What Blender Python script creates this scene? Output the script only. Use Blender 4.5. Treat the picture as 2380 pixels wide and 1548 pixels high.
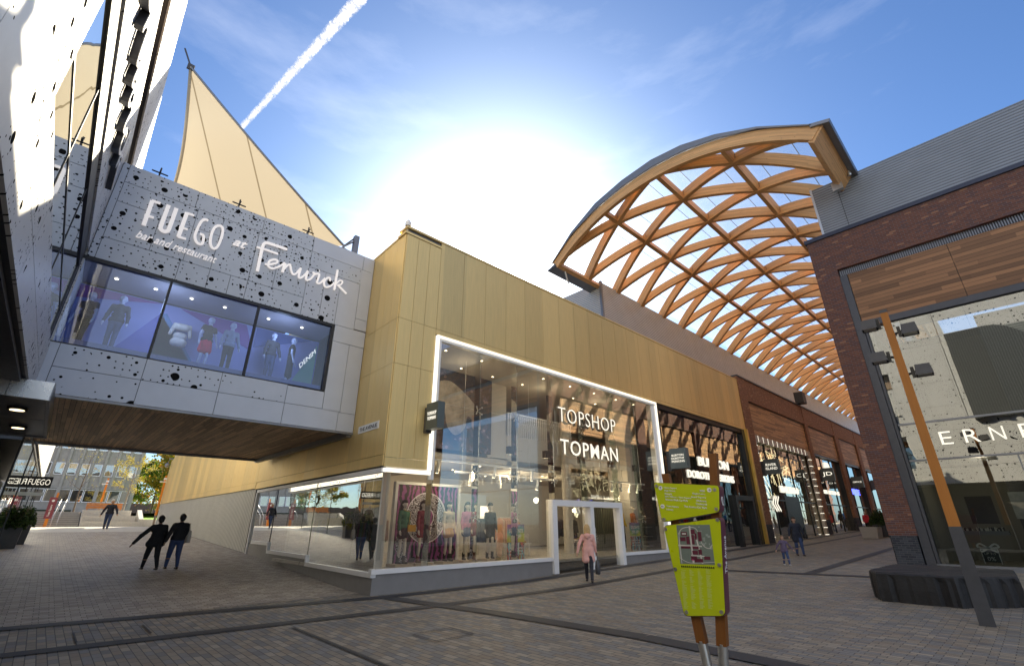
import bpy, math, random
import numpy as np
from mathutils import Vector, Matrix
random.seed(7); rng=np.random.default_rng(7)
R=math.radians
scene=bpy.context.scene
for o in list(bpy.data.objects): bpy.data.objects.remove(o)
# ------------------------------------------------------------ camera, sky, sun, exposure
cam_data=bpy.data.cameras.new('camera'); cam=bpy.data.objects.new('camera',cam_data); scene.collection.objects.link(cam)
CAM=Vector((0,0,1.75)); cam.location=CAM
cam.rotation_euler=(R(90)+math.atan(.41),0,R(-43.28)); cam_data.sensor_width=36; cam_data.lens=36*1080/2380
cam_data.clip_start=.05; cam_data.clip_end=20000; scene.camera=cam
SUN=Vector((.58,.65,.487)).normalized()
world=bpy.data.worlds.new("World"); scene.world=world; world.use_nodes=True
wt=world.node_tree; wt.nodes.clear()
sky=wt.nodes.new('ShaderNodeTexSky'); sky.sky_type='NISHITA'; sky.sun_disc=False
sky.sun_elevation=math.asin(SUN.z); sky.sun_rotation=math.atan2(SUN.x,SUN.y); sky.dust_density=.9; sky.air_density=1.0; sky.ozone_density=3.0
bg=wt.nodes.new('ShaderNodeBackground'); bg.inputs[1].default_value=.09
# bright haze of the air round the sun, and thin wisps of high cloud (by direction)
tcw=wt.nodes.new('ShaderNodeTexCoord')
def wm(op,a,b=None,c=None):
    n=wt.nodes.new('ShaderNodeMath'); n.operation=op
    for i,v in enumerate((a,b,c)):
        if v is None: continue
        if isinstance(v,(int,float)): n.inputs[i].default_value=v
        else: wt.links.new(v,n.inputs[i])
    return n.outputs[0]
vd=wt.nodes.new('ShaderNodeVectorMath'); vd.operation='DOT_PRODUCT'; vn=wt.nodes.new('ShaderNodeVectorMath'); vn.operation='NORMALIZE'
wt.links.new(tcw.outputs['Generated'],vn.inputs[0]); wt.links.new(vn.outputs[0],vd.inputs[0]); vd.inputs[1].default_value=SUN
dp=wm('MAXIMUM',vd.outputs['Value'],0)
a1=wm('MULTIPLY',wm('POWER',dp,300),60); a2=wm('MULTIPLY',wm('POWER',dp,34),6); a3=wm('MULTIPLY',wm('POWER',dp,9),.8)
glow=wm('ADD',a1,wm('ADD',a2,a3))
nz=wt.nodes.new('ShaderNodeTexNoise'); nz.inputs['Scale'].default_value=3; nz.inputs['Detail'].default_value=7; nz.inputs['Roughness'].default_value=.6
mp=wt.nodes.new('ShaderNodeMapping'); mp.inputs['Scale'].default_value=(1,1,4); mp.inputs['Rotation'].default_value=(.4,.2,.9)
wt.links.new(vn.outputs[0],mp.inputs[0]); wt.links.new(mp.outputs[0],nz.inputs[0])
wisp=wm('MULTIPLY',wm('MAXIMUM',wm('SUBTRACT',nz.outputs['Fac'],.55),0),3.0)
# fill light added to the unseen sky behind the camera, lifting the shade
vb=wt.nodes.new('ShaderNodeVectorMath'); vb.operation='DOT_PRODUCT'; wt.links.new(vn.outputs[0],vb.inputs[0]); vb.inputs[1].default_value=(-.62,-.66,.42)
sky_fill=wm('MULTIPLY',wm('MINIMUM',wm('MAXIMUM',wm('MULTIPLY',wm('SUBTRACT',vb.outputs['Value'],.25),2.2),0),1),wm('ADD',1.7,wm('MULTIPLY',nz.outputs['Fac'],2.6)))
tot=wm('ADD',wm('ADD',glow,wisp),sky_fill)
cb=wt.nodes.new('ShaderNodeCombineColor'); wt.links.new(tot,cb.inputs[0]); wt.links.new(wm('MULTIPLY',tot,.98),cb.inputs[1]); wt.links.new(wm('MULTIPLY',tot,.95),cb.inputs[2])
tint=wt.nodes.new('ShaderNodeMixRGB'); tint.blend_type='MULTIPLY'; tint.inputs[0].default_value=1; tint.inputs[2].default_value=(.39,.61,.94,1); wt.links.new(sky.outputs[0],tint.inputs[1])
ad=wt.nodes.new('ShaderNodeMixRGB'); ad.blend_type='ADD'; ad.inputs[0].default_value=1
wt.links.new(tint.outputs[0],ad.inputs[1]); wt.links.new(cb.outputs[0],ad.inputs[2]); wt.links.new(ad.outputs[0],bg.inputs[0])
wo=wt.nodes.new('ShaderNodeOutputWorld'); wt.links.new(bg.outputs[0],wo.inputs[0])
sd=bpy.data.lights.new('sun','SUN'); sd.energy=5.0; sd.angle=R(.53); sd.color=(1,.93,.82)
so=bpy.data.objects.new('sun',sd); so.rotation_euler=(SUN).to_track_quat('Z','Y').to_euler(); scene.collection.objects.link(so)
scene.view_settings.view_transform='Standard'; scene.view_settings.look='None'; scene.view_settings.exposure=1.38; scene.view_settings.gamma=1
scene.view_settings.use_white_balance=True; scene.view_settings.white_balance_temperature=7700; scene.view_settings.white_balance_tint=6
scene.render.engine='CYCLES'
scene.cycles.max_bounces=8; scene.cycles.transparent_max_bounces=16; scene.cycles.sample_clamp_indirect=6
scene.cycles.glossy_bounces=4; scene.cycles.diffuse_bounces=4; scene.cycles.caustics_reflective=True

# ------------------------------------------------------------ helpers
AX,AY=.7281,.6855; _s=math.sin(math.atan(.41)); _c=math.cos(math.atan(.41))
def ray(x,y):
    u=(x-1190)/1080; v=-(y-774)/1080; r=(u,_c-v*_s,_s+v*_c)
    return Vector((AX*r[0]+AY*r[1],-AY*r[0]+AX*r[1],r[2]))
def onY(x,y,Y): r=ray(x,y); return CAM+r*(Y/r.y)
def onX(x,y,X): r=ray(x,y); return CAM+r*(X/r.x)
def onP(x,y,P,d):
    n=Vector((-d[1],d[0],0)); r=ray(x,y); return CAM+r*(n.dot(Vector((P[0],P[1],0)))/n.dot(r))
def gz(X,Y): return .025*min(90,max(0,X-12))+.042*min(36,max(0,Y-14))
def onG(x,y):
    z=0; r=ray(x,y)
    for i in range(50):
        p=CAM+r*((z-CAM.z)/r.z); z=.5*z+.5*gz(p.x,p.y)
    return p
OFF={}
def link(o,parent=None):
    scene.collection.objects.link(o)
    if parent: o.parent=parent
    return o
def tag(o,label,cat=None,group=None,kind=None):
    if label: o['label']=label
    if cat: o['category']=cat
    if group: o['group']=group
    if kind: o['kind']=kind
    return o
def thing(name,label,cat,loc=(0,0,0),rz=0,group=None):
    o=bpy.data.objects.new(name,None); o.empty_display_size=.2; o.location=loc; o.rotation_euler=(0,0,rz); link(o)
    OFF[o.name]=Vector(loc); return tag(o,label,cat,group)
class MB:
    def __init__(s): s.v=[];s.f=[];s.m=[];s.sm=[];s.g=[]
    def add(s,vs,fs,mi=0,smooth=False):
        b=len(s.v); s.g.append((b,len(s.f))); s.v+= [tuple(v) for v in vs]
        for f in fs: s.f.append([b+i for i in f]); s.m.append(mi); s.sm.append(smooth)
        return s
    def obox(s,o,a,b,c,mi=0):
        o,a,b,c=map(Vector,(o,a,b,c)); P=[o,o+a,o+a+b,o+b]; P+= [p+c for p in P]
        return s.add(P,[(0,3,2,1),(4,5,6,7),(0,1,5,4),(1,2,6,5),(2,3,7,6),(3,0,4,7)],mi)
    def box(s,x0,x1,y0,y1,z0,z1,mi=0): return s.obox((x0,y0,z0),(x1-x0,0,0),(0,y1-y0,0),(0,0,z1-z0),mi)
    def quad(s,*p,mi=0): return s.add(p,[tuple(range(len(p)))],mi)
    def prism(s,pts,d,mi=0):   # polygon pts (3D, planar) extruded by vector d
        d=Vector(d); n=len(pts); P=[Vector(p) for p in pts]; P+=[p+d for p in P]
        return s.add(P,[tuple(range(n))[::-1],tuple(range(n,2*n))]+[(i,(i+1)%n,n+(i+1)%n,n+i) for i in range(n)],mi)
    def tube(s,pts,r,n=8,mi=0,cap=True,smooth=True):
        pts=[Vector(p) for p in pts]; rs=r if isinstance(r,(list,tuple)) else [r]*len(pts)
        rings=[]; up=Vector((0,0,1))
        t0=(pts[1]-pts[0]).normalized()
        side=t0.cross(up) if abs(t0.z)<.95 else t0.cross(Vector((1,0,0)))
        for i,p in enumerate(pts):
            t=(pts[min(i+1,len(pts)-1)]-pts[max(i-1,0)])
            t=t.normalized() if t.length>1e-9 else t0
            side=(side-t*side.dot(t)).normalized(); b=t.cross(side)
            rings.append([p+(side*math.cos(2*math.pi*k/n)+b*math.sin(2*math.pi*k/n))*rs[i] for k in range(n)])
        V=[v for r_ in rings for v in r_]; F=[]
        for i in range(len(pts)-1):
            for k in range(n): a=i*n+k; b2=i*n+(k+1)%n; F.append((a,b2,b2+n,a+n))
        s.add(V,F,mi,smooth)
        if cap: s.add(rings[0],[tuple(range(n))[::-1]],mi); s.add(rings[-1],[tuple(range(n))],mi)
        return s
    def cyl(s,c,r,h,n=20,mi=0,r2=None): c=Vector(c); return s.tube([c,c+Vector((0,0,h))],[r,r if r2 is None else r2],n,mi)
    def ball(s,c,r,mi=0,n=8,sc=(1,1,1)):
        c=Vector(c);V=[];F=[]
        for i in range(n+1):
            th=math.pi*i/n
            for k in range(2*n):
                ph=math.pi*k/n; V.append((c.x+r*sc[0]*math.sin(th)*math.cos(ph),c.y+r*sc[1]*math.sin(th)*math.sin(ph),c.z+r*sc[2]*math.cos(th)))
        for i in range(n):
            for k in range(2*n): a=i*2*n+k; b=i*2*n+(k+1)%(2*n); F.append((a,a+2*n,b+2*n,b))
        return s.add(V,F,mi,True)
    def build(s,name,mats,parent=None,label=None):
        off=Vector((0,0,0)); p=parent
        if p is not None: off=OFF.get(p.name,Vector((0,0,0)))
        me=bpy.data.meshes.new(name); me.from_pydata([(v[0]-off.x,v[1]-off.y,v[2]-off.z) for v in s.v],[],s.f)
        if not isinstance(mats,(list,tuple)): mats=[mats]
        for m in mats: me.materials.append(m)
        me.polygons.foreach_set('material_index',s.m); me.polygons.foreach_set('use_smooth',s.sm); me.validate(); me.update()
        o=bpy.data.objects.new(name,me); link(o,parent); OFF[o.name]=off
        if label: o['label']=label
        return o
    def each(s,name,mats,parent=None,step=1):   # every added piece becomes an object of its own
        out=[]; G=s.g[::step]
        for i,(v0,f0) in enumerate(G):
            v1,f1=G[i+1] if i+1<len(G) else (len(s.v),len(s.f)); q=MB(); q.v=s.v[v0:v1]; q.f=[[k-v0 for k in f] for f in s.f[f0:f1]]; q.m=s.m[f0:f1]; q.sm=s.sm[f0:f1]; out.append(q.build(name,mats,parent))
        return out
class Fr:   # a wall frame: u along d, w outward along n, z up
    def __init__(s,P,d,n): s.P=Vector((P[0],P[1],0)); s.d=Vector((d[0],d[1],0)).normalized(); s.n=Vector((n[0],n[1],0)).normalized()
    def p(s,u,w,z): return s.P+s.d*u+s.n*w+Vector((0,0,z))
    def box(s,mb,u0,u1,w0,w1,z0,z1,mi=0): return mb.obox(s.p(u0,w0,z0),s.d*(u1-u0),s.n*(w1-w0),(0,0,z1-z0),mi)
    def quad(s,mb,u0,u1,w,z0,z1,mi=0): return mb.quad(s.p(u0,w,z0),s.p(u1,w,z0),s.p(u1,w,z1),s.p(u0,w,z1),mi=mi)
FS=Fr((0,12.62),(1,0),(0,-1)); FG=Fr((6.79,12.62),(.037,.999),(-.999,.037)); FB=Fr((0,15.05),(1,0),(0,-1))
FL=Fr((-.95,15.05),(.008,1),(1,-.008)); FR=Fr((23.37,0),(0,-1),(-1,0)); FN=Fr((0,4.16),(1,0),(0,1))

# ------------------------------------------------------------ materials
class NT:
    def __init__(s,name):
        s.m=bpy.data.materials.new(name); s.m.use_nodes=True; s.t=s.m.node_tree; s.t.nodes.clear()
        s.out=s.t.nodes.new('ShaderNodeOutputMaterial')
    def n(s,ty,ins={},**kw):
        nd=s.t.nodes.new('ShaderNode'+ty)
        for k,v in kw.items(): setattr(nd,k,v)
        for k,v in ins.items(): s.set(nd.inputs[k],v)
        return nd
    def set(s,sock,v):
        if isinstance(v,bpy.types.NodeSocket): s.t.links.new(v,sock)
        elif isinstance(v,bpy.types.Node): s.t.links.new(v.outputs[0],sock)
        else:
            if isinstance(v,tuple) and len(v)==3 and sock.type=='RGBA': v=v+(1,)
            sock.default_value=v
    def ma(s,op,a,b=None,c=None,clamp=False):
        nd=s.t.nodes.new('ShaderNodeMath'); nd.operation=op; nd.use_clamp=clamp
        for i,v in enumerate((a,b,c)):
            if v is not None: s.set(nd.inputs[i],v)
        return nd.outputs[0]
    def mix(s,f,a,b,bt='MIX'):
        nd=s.t.nodes.new('ShaderNodeMixRGB'); nd.blend_type=bt; s.set(nd.inputs[0],f); s.set(nd.inputs[1],a); s.set(nd.inputs[2],b); return nd.outputs[0]
    def ramp(s,f,stops,const=False):
        nd=s.t.nodes.new('ShaderNodeValToRGB'); cr=nd.color_ramp
        if const: cr.interpolation='CONSTANT'
        while len(cr.elements)<len(stops): cr.elements.new(1)
        for e,(p,c) in zip(cr.elements,stops): e.position=p; e.color=(c if isinstance(c,tuple) else (c,c,c))[:3]+(1,)
        s.set(nd.inputs[0],f); return nd.outputs[0]
    def pos(s): return s.n('NewGeometry').outputs['Position']
    def xyz(s,v=None):
        nd=s.n('SeparateXYZ',{0:v if v is not None else s.pos()}); return nd.outputs
    def comb(s,x,y,z): return s.n('CombineXYZ',{0:x,1:y,2:z}).outputs[0]
    def noise(s,scale,detail=4,rough=.55,vec=None,dist=0):
        return s.n('TexNoise',{'Vector':vec if vec is not None else s.pos(),'Scale':scale,'Detail':detail,'Roughness':rough,'Distortion':dist})
    def bsdf(s,col,rough=.5,metal=0,spec=.5,bump=None,bstr=.3,bdist=.02,**kw):
        b=s.n('BsdfPrincipled',{'Base Color':col,'Roughness':rough,'Metallic':metal,'Specular IOR Level':spec})
        for k,v in kw.items(): s.set(b.inputs[k.replace('_',' ')],v)
        if bump is not None: s.set(b.inputs['Normal'],s.n('Bump',{'Height':bump,'Strength':bstr,'Distance':bdist}).outputs[0])
        s.set(s.out.inputs[0],b.outputs[0]); return b
def plain(name,col,rough=.5,metal=0,var=.12,scale=6,bump=.0,spec=.5):
    t=NT(name); nz=t.noise(scale,5); f=t.ma('MULTIPLY',t.ma('SUBTRACT',nz.outputs[0],.5),2*var)
    c=t.mix(1,col,t.n('CombineColor',{0:t.ma('ADD',f,1),1:t.ma('ADD',f,1),2:t.ma('ADD',f,1)}).outputs[0],'MULTIPLY')
    r=t.ma('ADD',rough,t.ma('MULTIPLY',t.ma('SUBTRACT',t.noise(scale*2.3,4).outputs[0],.5),.25),clamp=True)
    t.bsdf(c,r,metal,spec,bump=nz.outputs[0] if bump else None,bstr=bump,bdist=.01); return t.m
def emis(name,col,st):
    t=NT(name); t.set(t.out.inputs[0],t.n('Emission',{'Color':col,'Strength':st}).outputs[0]); return t.m
def paving(name,cols,swap,bw,rh,rough=.6,mort=(.05,.045,.04)):
    t=NT(name); x,y,z=t.xyz(); v=t.comb(y,x,0) if swap else t.comb(x,y,0)
    br=t.n('TexBrick',{'Vector':v,'Color1':(0,0,0),'Color2':(1,1,1),'Mortar':(.5,.5,.5),'Scale':1,'Mortar Size':.006,'Mortar Smooth':.2,'Bias':0,'Brick Width':bw,'Row Height':rh},offset=.37,offset_frequency=2,squash=1)
    g=br.outputs[0]; big=t.noise(.35,3).outputs[0]; fine=t.noise(45,5,.7).outputs[0]; med=t.noise(3,4,vec=v).outputs[0]
    gsep=t.n('SeparateColor',{0:g}).outputs[0]
    c=t.ramp(gsep,[(i/len(cols),c) for i,c in enumerate(cols)],True)
    f=t.ma('ADD',.62,t.ma('ADD',t.ma('MULTIPLY',fine,.5),t.ma('MULTIPLY',t.ma('ADD',big,med),.26)))
    c=t.mix(1,c,t.n('CombineColor',{0:f,1:f,2:f}).outputs[0],'MULTIPLY')
    c=t.mix(br.outputs['Fac'],c,mort)
    # worn, slightly darker stains of their own shape
    st=t.ramp(t.noise(1.1,6,.65).outputs[0],[(.55,0.0),(.72,1.0)]); c=t.mix(t.ma('MULTIPLY',st,.35),c,(.06,.05,.045))
    h=t.ma('ADD',t.ma('MULTIPLY',t.ma('SUBTRACT',1,br.outputs['Fac']),1),t.ma('ADD',t.ma('MULTIPLY',fine,.25),t.ma('MULTIPLY',gsep,.25)))
    ro=t.ma('ADD',rough-.12,t.ma('MULTIPLY',t.ma('ADD',med,gsep),.16),clamp=True)
    t.bsdf(c,ro,0,.5,bump=h,bstr=.6,bdist=.006); return t.m
M={}
M['pave']=paving('sett_paving',[(.225,.185,.135),(.185,.155,.12),(.165,.158,.145),(.20,.158,.115),(.27,.23,.175),(.142,.135,.125),(.195,.168,.132),(.245,.205,.152),(.178,.17,.158)],True,.27,.115)
M['pave2']=paving('grey_sett_paving',[(.29,.245,.20),(.34,.295,.245),(.25,.215,.18),(.38,.335,.28),(.31,.27,.225)],False,.24,.16)
M['granite']=plain('dark_granite',(.028,.028,.03),.62,0,.5,60)
M['kerb']=plain('pale_stone',(.56,.53,.48),.7,0,.25,9,.15)
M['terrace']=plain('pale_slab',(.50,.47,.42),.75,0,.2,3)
def brickmat(name,cols,mort,bw=.225,rh=.075,soldier=False):
    t=NT(name); x,y,z=t.xyz(); v=t.comb(t.ma('ADD',x,y),z,0)
    if soldier: v=t.comb(z,t.ma('ADD',x,y),0)
    br=t.n('TexBrick',{'Vector':v,'Color1':(0,0,0),'Color2':(1,1,1),'Mortar':(.5,.5,.5),'Scale':1,'Mortar Size':.006,'Mortar Smooth':.1,'Bias':0,'Brick Width':bw,'Row Height':rh},offset=.5 if not soldier else 0)
    gs=t.n('SeparateColor',{0:br.outputs[0]}).outputs[0]
    c=t.ramp(gs,[(p,c) for p,c in cols],True); fine=t.noise(30,5,.7).outputs[0]
    f=t.ma('ADD',.7,t.ma('MULTIPLY',fine,.6)); c=t.mix(1,c,t.n('CombineColor',{0:f,1:f,2:f}).outputs[0],'MULTIPLY')
    c=t.mix(br.outputs['Fac'],c,mort)
    t.bsdf(c,.8,0,.3,bump=t.ma('ADD',t.ma('SUBTRACT',1,br.outputs['Fac']),t.ma('MULTIPLY',fine,.3)),bstr=.6,bdist=.006); return t.m
BC=[(0,(.155,.062,.042)),(.25,(.13,.052,.038)),(.5,(.18,.072,.046)),(.7,(.11,.052,.047)),(.86,(.15,.06,.042)),(.94,(.29,.13,.07)),(.975,(.12,.06,.06))]
M['brick']=brickmat('red_brick',BC,(.15,.13,.12))
M['brick_sold']=brickmat('red_brick_soldier',BC,(.17,.15,.14),.225,.075,True)
M['brick_dark']=brickmat('dark_base_brick',[(0,(.04,.042,.05)),(.5,(.055,.058,.068)),(.8,(.035,.035,.045))],(.10,.10,.10))
M['brick_far']=brickmat('brown_brick',[(0,(.29,.135,.078)),(.4,(.25,.115,.068)),(.7,(.34,.155,.088)),(.95,(.42,.24,.14))],(.22,.16,.12))
def wood(name,base,dark,ax='z',plank=.14,horiz=True,rough=.55,gap=True,holes=False):
    # horiz: planks stacked in z and grain along x+y ; ax='flat': planks along y on a horizontal soffit
    t=NT(name); x,y,z=t.xyz()
    if ax=='flat': a,b=y,x
    elif horiz: a,b=t.ma('ADD',x,y),z
    else: a,b=z,t.ma('ADD',x,y)
    row=t.ma('DIVIDE',b,plank); idx=t.ma('FLOOR',row); fr=t.ma('FRACT',row)
    seg=t.ma('FLOOR',t.ma('ADD',t.ma('DIVIDE',a,2.4),t.ma('MULTIPLY',idx,.377)))
    wn=t.n('TexWhiteNoise',{'Vector':t.comb(idx,seg,3)},noise_dimensions='3D').outputs[0]
    g=t.noise(1,6,.65,vec=t.comb(t.ma('MULTIPLY',a,2.2),t.ma('MULTIPLY',b,48),t.ma('MULTIPLY',wn,9)),dist=.6).outputs[0]
    c=t.mix(g,dark,base); f=t.ma('ADD',.6,t.ma('MULTIPLY',wn,.75)); c=t.mix(1,c,t.n('CombineColor',{0:f,1:f,2:t.ma('MULTIPLY',f,.97)}).outputs[0],'MULTIPLY')
    if holes:
        kn=t.n('TexVoronoi',{'Vector':t.comb(t.ma('MULTIPLY',a,5),t.ma('MULTIPLY',b,7.1),0),'Scale':1,'Randomness':.6}).outputs['Distance']
        c=t.mix(t.ma('LESS_THAN',kn,.16),c,(.03,.018,.012))
    h=g
    if gap:
        gm=t.ma('LESS_THAN',fr,.07); c=t.mix(gm,c,(.02,.012,.008)); h=t.ma('SUBTRACT',t.ma('MULTIPLY',g,.3),gm)
    t.bsdf(c,t.ma('ADD',rough-.1,t.ma('MULTIPLY',g,.25)),0,.4,bump=h,bstr=.5,bdist=.008); return t.m
M['cedar']=wood('cedar_boards',(.36,.18,.085),(.18,.08,.038),plank=.16)
M['cedar_slat']=wood('cedar_slats',(.60,.34,.17),(.36,.18,.085),plank=.12)
M['soffit']=wood('dark_timber_soffit',(.74,.53,.35),(.30,.18,.10),'flat',.11,holes=True,rough=.6)
def glulam():
    t=NT('glulam_timber'); tc=t.n('TexCoord').outputs['Object']; at=t.n('Attribute',attribute_name='gl')
    x,y,z=t.xyz(at.outputs['Vector'])
    g=t.noise(1,6,.65,vec=t.comb(t.ma('MULTIPLY',x,.9),t.ma('MULTIPLY',y,30),t.ma('MULTIPLY',z,5)),dist=.5).outputs[0]
    lam=t.ma('FRACT',t.ma('DIVIDE',y,.045)); idx=t.ma('FLOOR',t.ma('DIVIDE',y,.045))
    wn=t.n('TexWhiteNoise',{'Vector':t.comb(idx,t.ma('FLOOR',t.ma('ADD',t.ma('MULTIPLY',x,.35),t.ma('MULTIPLY',idx,.61))),t.ma('FLOOR',z))},noise_dimensions='3D').outputs[0]
    c=t.mix(g,(.52,.24,.09),(.82,.48,.21)); f=t.ma('ADD',.78,t.ma('MULTIPLY',wn,.4)); c=t.mix(1,c,t.n('CombineColor',{0:f,1:f,2:f}).outputs[0],'MULTIPLY')
    kn=t.n('TexVoronoi',{'Vector':t.comb(t.ma('MULTIPLY',x,2.2),t.ma('MULTIPLY',y,9),z),'Scale':1,'Randomness':1}).outputs['Distance']
    c=t.mix(t.ma('MULTIPLY',t.ma('LESS_THAN',kn,.07),.8),c,(.10,.04,.015)); c=t.mix(t.ma('MULTIPLY',t.ma('LESS_THAN',lam,.08),.35),c,(.15,.06,.02))
    t.bsdf(c,.5,0,.4,bump=g,bstr=.2,bdist=.005); return t.m
M['glulam']=glulam()
def goldm(name,base,rough=.36):
    t=NT(name); x,y,z=t.xyz(); st=t.noise(1,4,.6,vec=t.comb(t.ma('MULTIPLY',t.ma('ADD',x,y),22),t.ma('MULTIPLY',z,.9),0)).outputs[0]
    pan=t.n('TexWhiteNoise',{'Vector':t.comb(t.ma('FLOOR',t.ma('DIVIDE',t.ma('ADD',x,y),1.05)),0,1)},noise_dimensions='3D').outputs[0]
    f=t.ma('ADD',.72,t.ma('ADD',t.ma('MULTIPLY',st,.26),t.ma('MULTIPLY',pan,.20)))
    c=t.mix(1,base,t.n('CombineColor',{0:f,1:f,2:f}).outputs[0],'MULTIPLY')
    t.bsdf(c,t.ma('ADD',rough,t.ma('MULTIPLY',t.ma('ADD',st,pan),.10)),.55,.5,bump=t.ma('ADD',t.noise(.9,3).outputs[0],t.ma('MULTIPLY',pan,.3)),bstr=.35,bdist=.05); return t.m
M['gold']=goldm('gold_anodised_panel',(.89,.65,.285))
M['gold2']=goldm('brass_post',(.80,.50,.12),.25)
def perf(name,base,rough,metal,sc=1.0,thr=.45,both=True,edge=None,dens=.5):
    t=NT(name); x,y,z=t.xyz(); u=t.ma('ADD',x,y)
    mask=t.noise(.55/sc,2,vec=t.comb(u,z,0)).outputs[0]
    tot=None
    for i,(s_,r0,r1,keep) in enumerate([(1.75,.10,.15,.5),(4.2,.09,.135,.5),(8.0,.10,.15,.5)]):
        vo=t.n('TexVoronoi',{'Vector':t.comb(t.ma('MULTIPLY',u,s_/sc),t.ma('MULTIPLY',z,s_/sc),7.3*i),'Scale':1,'Randomness':.85},voronoi_dimensions='2D' if False else '3D')
        vo2=t.n('TexVoronoi',{'Vector':t.comb(t.ma('ADD',t.ma('MULTIPLY',u,s_/sc),7.3*i),t.ma('MULTIPLY',z,s_/sc),0),'Scale':1,'Randomness':.45},voronoi_dimensions='2D')
        cr=t.n('SeparateColor',{0:vo2.outputs['Color']}).outputs
        rad=t.ma('ADD',r0,t.ma('MULTIPLY',cr[0],r1-r0))
        ins=t.ma('MULTIPLY',t.ma('LESS_THAN',vo2.outputs['Distance'],rad),t.ma('LESS_THAN',t.ma('ADD',cr[1],t.ma('MULTIPLY',t.ma('SUBTRACT',thr+.05,mask),2.2)),keep))
        tot=ins if tot is None else t.ma('MAXIMUM',tot,ins)
        t.t.nodes.remove(vo)
    nz=t.noise(2.5,4).outputs[0]; f=t.ma('ADD',.9,t.ma('MULTIPLY',nz,.2))
    c=t.mix(1,base,t.n('CombineColor',{0:f,1:f,2:f}).outputs[0],'MULTIPLY')
    c=t.mix(tot,c,(.012,.012,.013)); ro=t.ma('ADD',rough,t.ma('MULTIPLY',tot,.4),clamp=True)
    me=t.ma('MULTIPLY',t.ma('SUBTRACT',1,tot),metal)
    t.bsdf(c,ro,me,t.ma('MULTIPLY',t.ma('SUBTRACT',1,tot),.4)); return t.m
M['perf']=perf('perforated_grey_panel',(.50,.535,.59),.42,.15,1.05,.42)
M['perf_low']=perf('lightly_perforated_grey_panel',(.52,.55,.61),.42,.15,1.3,.56)
M['perf_white']=perf('perforated_white_panel',(.60,.60,.59),.45,.05,.75,.52)
M['panel']=plain('grey_metal_panel',(.53,.56,.62),.42,.15,.08,2)
M['panel_white']=plain('white_metal_panel',(.68,.68,.67),.45,.05,.06,2)
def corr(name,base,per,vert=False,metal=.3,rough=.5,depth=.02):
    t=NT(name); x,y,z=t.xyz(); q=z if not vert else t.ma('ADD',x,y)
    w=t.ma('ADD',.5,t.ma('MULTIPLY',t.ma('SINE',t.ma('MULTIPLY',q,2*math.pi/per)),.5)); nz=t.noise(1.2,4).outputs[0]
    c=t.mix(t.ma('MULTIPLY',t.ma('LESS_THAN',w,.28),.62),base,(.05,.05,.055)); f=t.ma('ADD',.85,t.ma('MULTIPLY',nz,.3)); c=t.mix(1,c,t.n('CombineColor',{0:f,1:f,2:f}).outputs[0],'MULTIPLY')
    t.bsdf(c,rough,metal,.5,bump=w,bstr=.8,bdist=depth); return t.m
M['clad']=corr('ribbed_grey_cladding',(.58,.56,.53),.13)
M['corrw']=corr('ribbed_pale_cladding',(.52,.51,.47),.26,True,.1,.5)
M['concrete']=plain('grey_concrete',(.36,.33,.29),.85,0,.25,2.2,.2)
M['conc_agg']=plain('aggregate_concrete',(.31,.28,.25),.9,0,.5,22,.4)
M['plinth']=plain('grey_stone_plinth',(.25,.24,.235),.5,0,.14,4)
M['sign_white_glow']=plain('white_sign_enamel_glow',(.86,.85,.86),.4,0,.02,4); _b=M['sign_white_glow'].node_tree.nodes['Principled BSDF']; _b.inputs['Emission Color'].default_value=(.93,.9,1,1); _b.inputs['Emission Strength'].default_value=.16  # weak glow added so the shaded letters read white
M['white']=plain('white_paint',(.84,.83,.82),.4,0,.05,4)
M['plaster']=plain('white_plaster',(.60,.57,.53),.7,0,.06,3)
M['dark']=plain('black_metal',(.018,.018,.02),.4,.2,.2,8)
M['darkgrey']=plain('dark_grey_metal',(.07,.07,.078),.45,.3,.2,6)
M['midgrey']=plain('grey_metal',(.22,.225,.24),.4,.6,.12,6)
M['fascia_metal']=plain('pale_metal_fascia',(.62,.62,.61),.28,.75,.1,1.5)
M['steel']=plain('brushed_steel',(.55,.53,.50),.38,.9,.05,3)
M['signgreen']=plain('dark_sign_box',(.10,.125,.125),.45,0,.06,5)
M['navy']=plain('navy_coping',(.035,.04,.065),.45,.2,.1,5)
M['lime']=plain('lime_green_panel',(.52,.60,.02),.32,0,.05,3)
M['maroon']=plain('maroon_panel',(.115,.022,.045),.35,0,.08,3)
M['orange_post']=wood('orange_stained_timber',(.62,.24,.045),(.40,.13,.02),horiz=False,plank=5,gap=False,rough=.5)
M['orange_metal']=plain('orange_paint',(.72,.22,.02),.4,0,.08,3)
M['burnt']=plain('charred_black_timber',(.014,.013,.014),.65,0,.6,14,.5)
M['sail']=None
M['led']=emis('lit_white_strip',(1,.97,.92),.6)
M['lamp']=emis('lit_lamp',(1,.85,.62),4)
M['warm']=emis('lit_warm_tube',(1,.82,.55),1.4)
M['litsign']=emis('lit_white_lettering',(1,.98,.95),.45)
M['blue_lit']=emis('lit_blue_lettering',(.05,.08,1),2.5)
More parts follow.
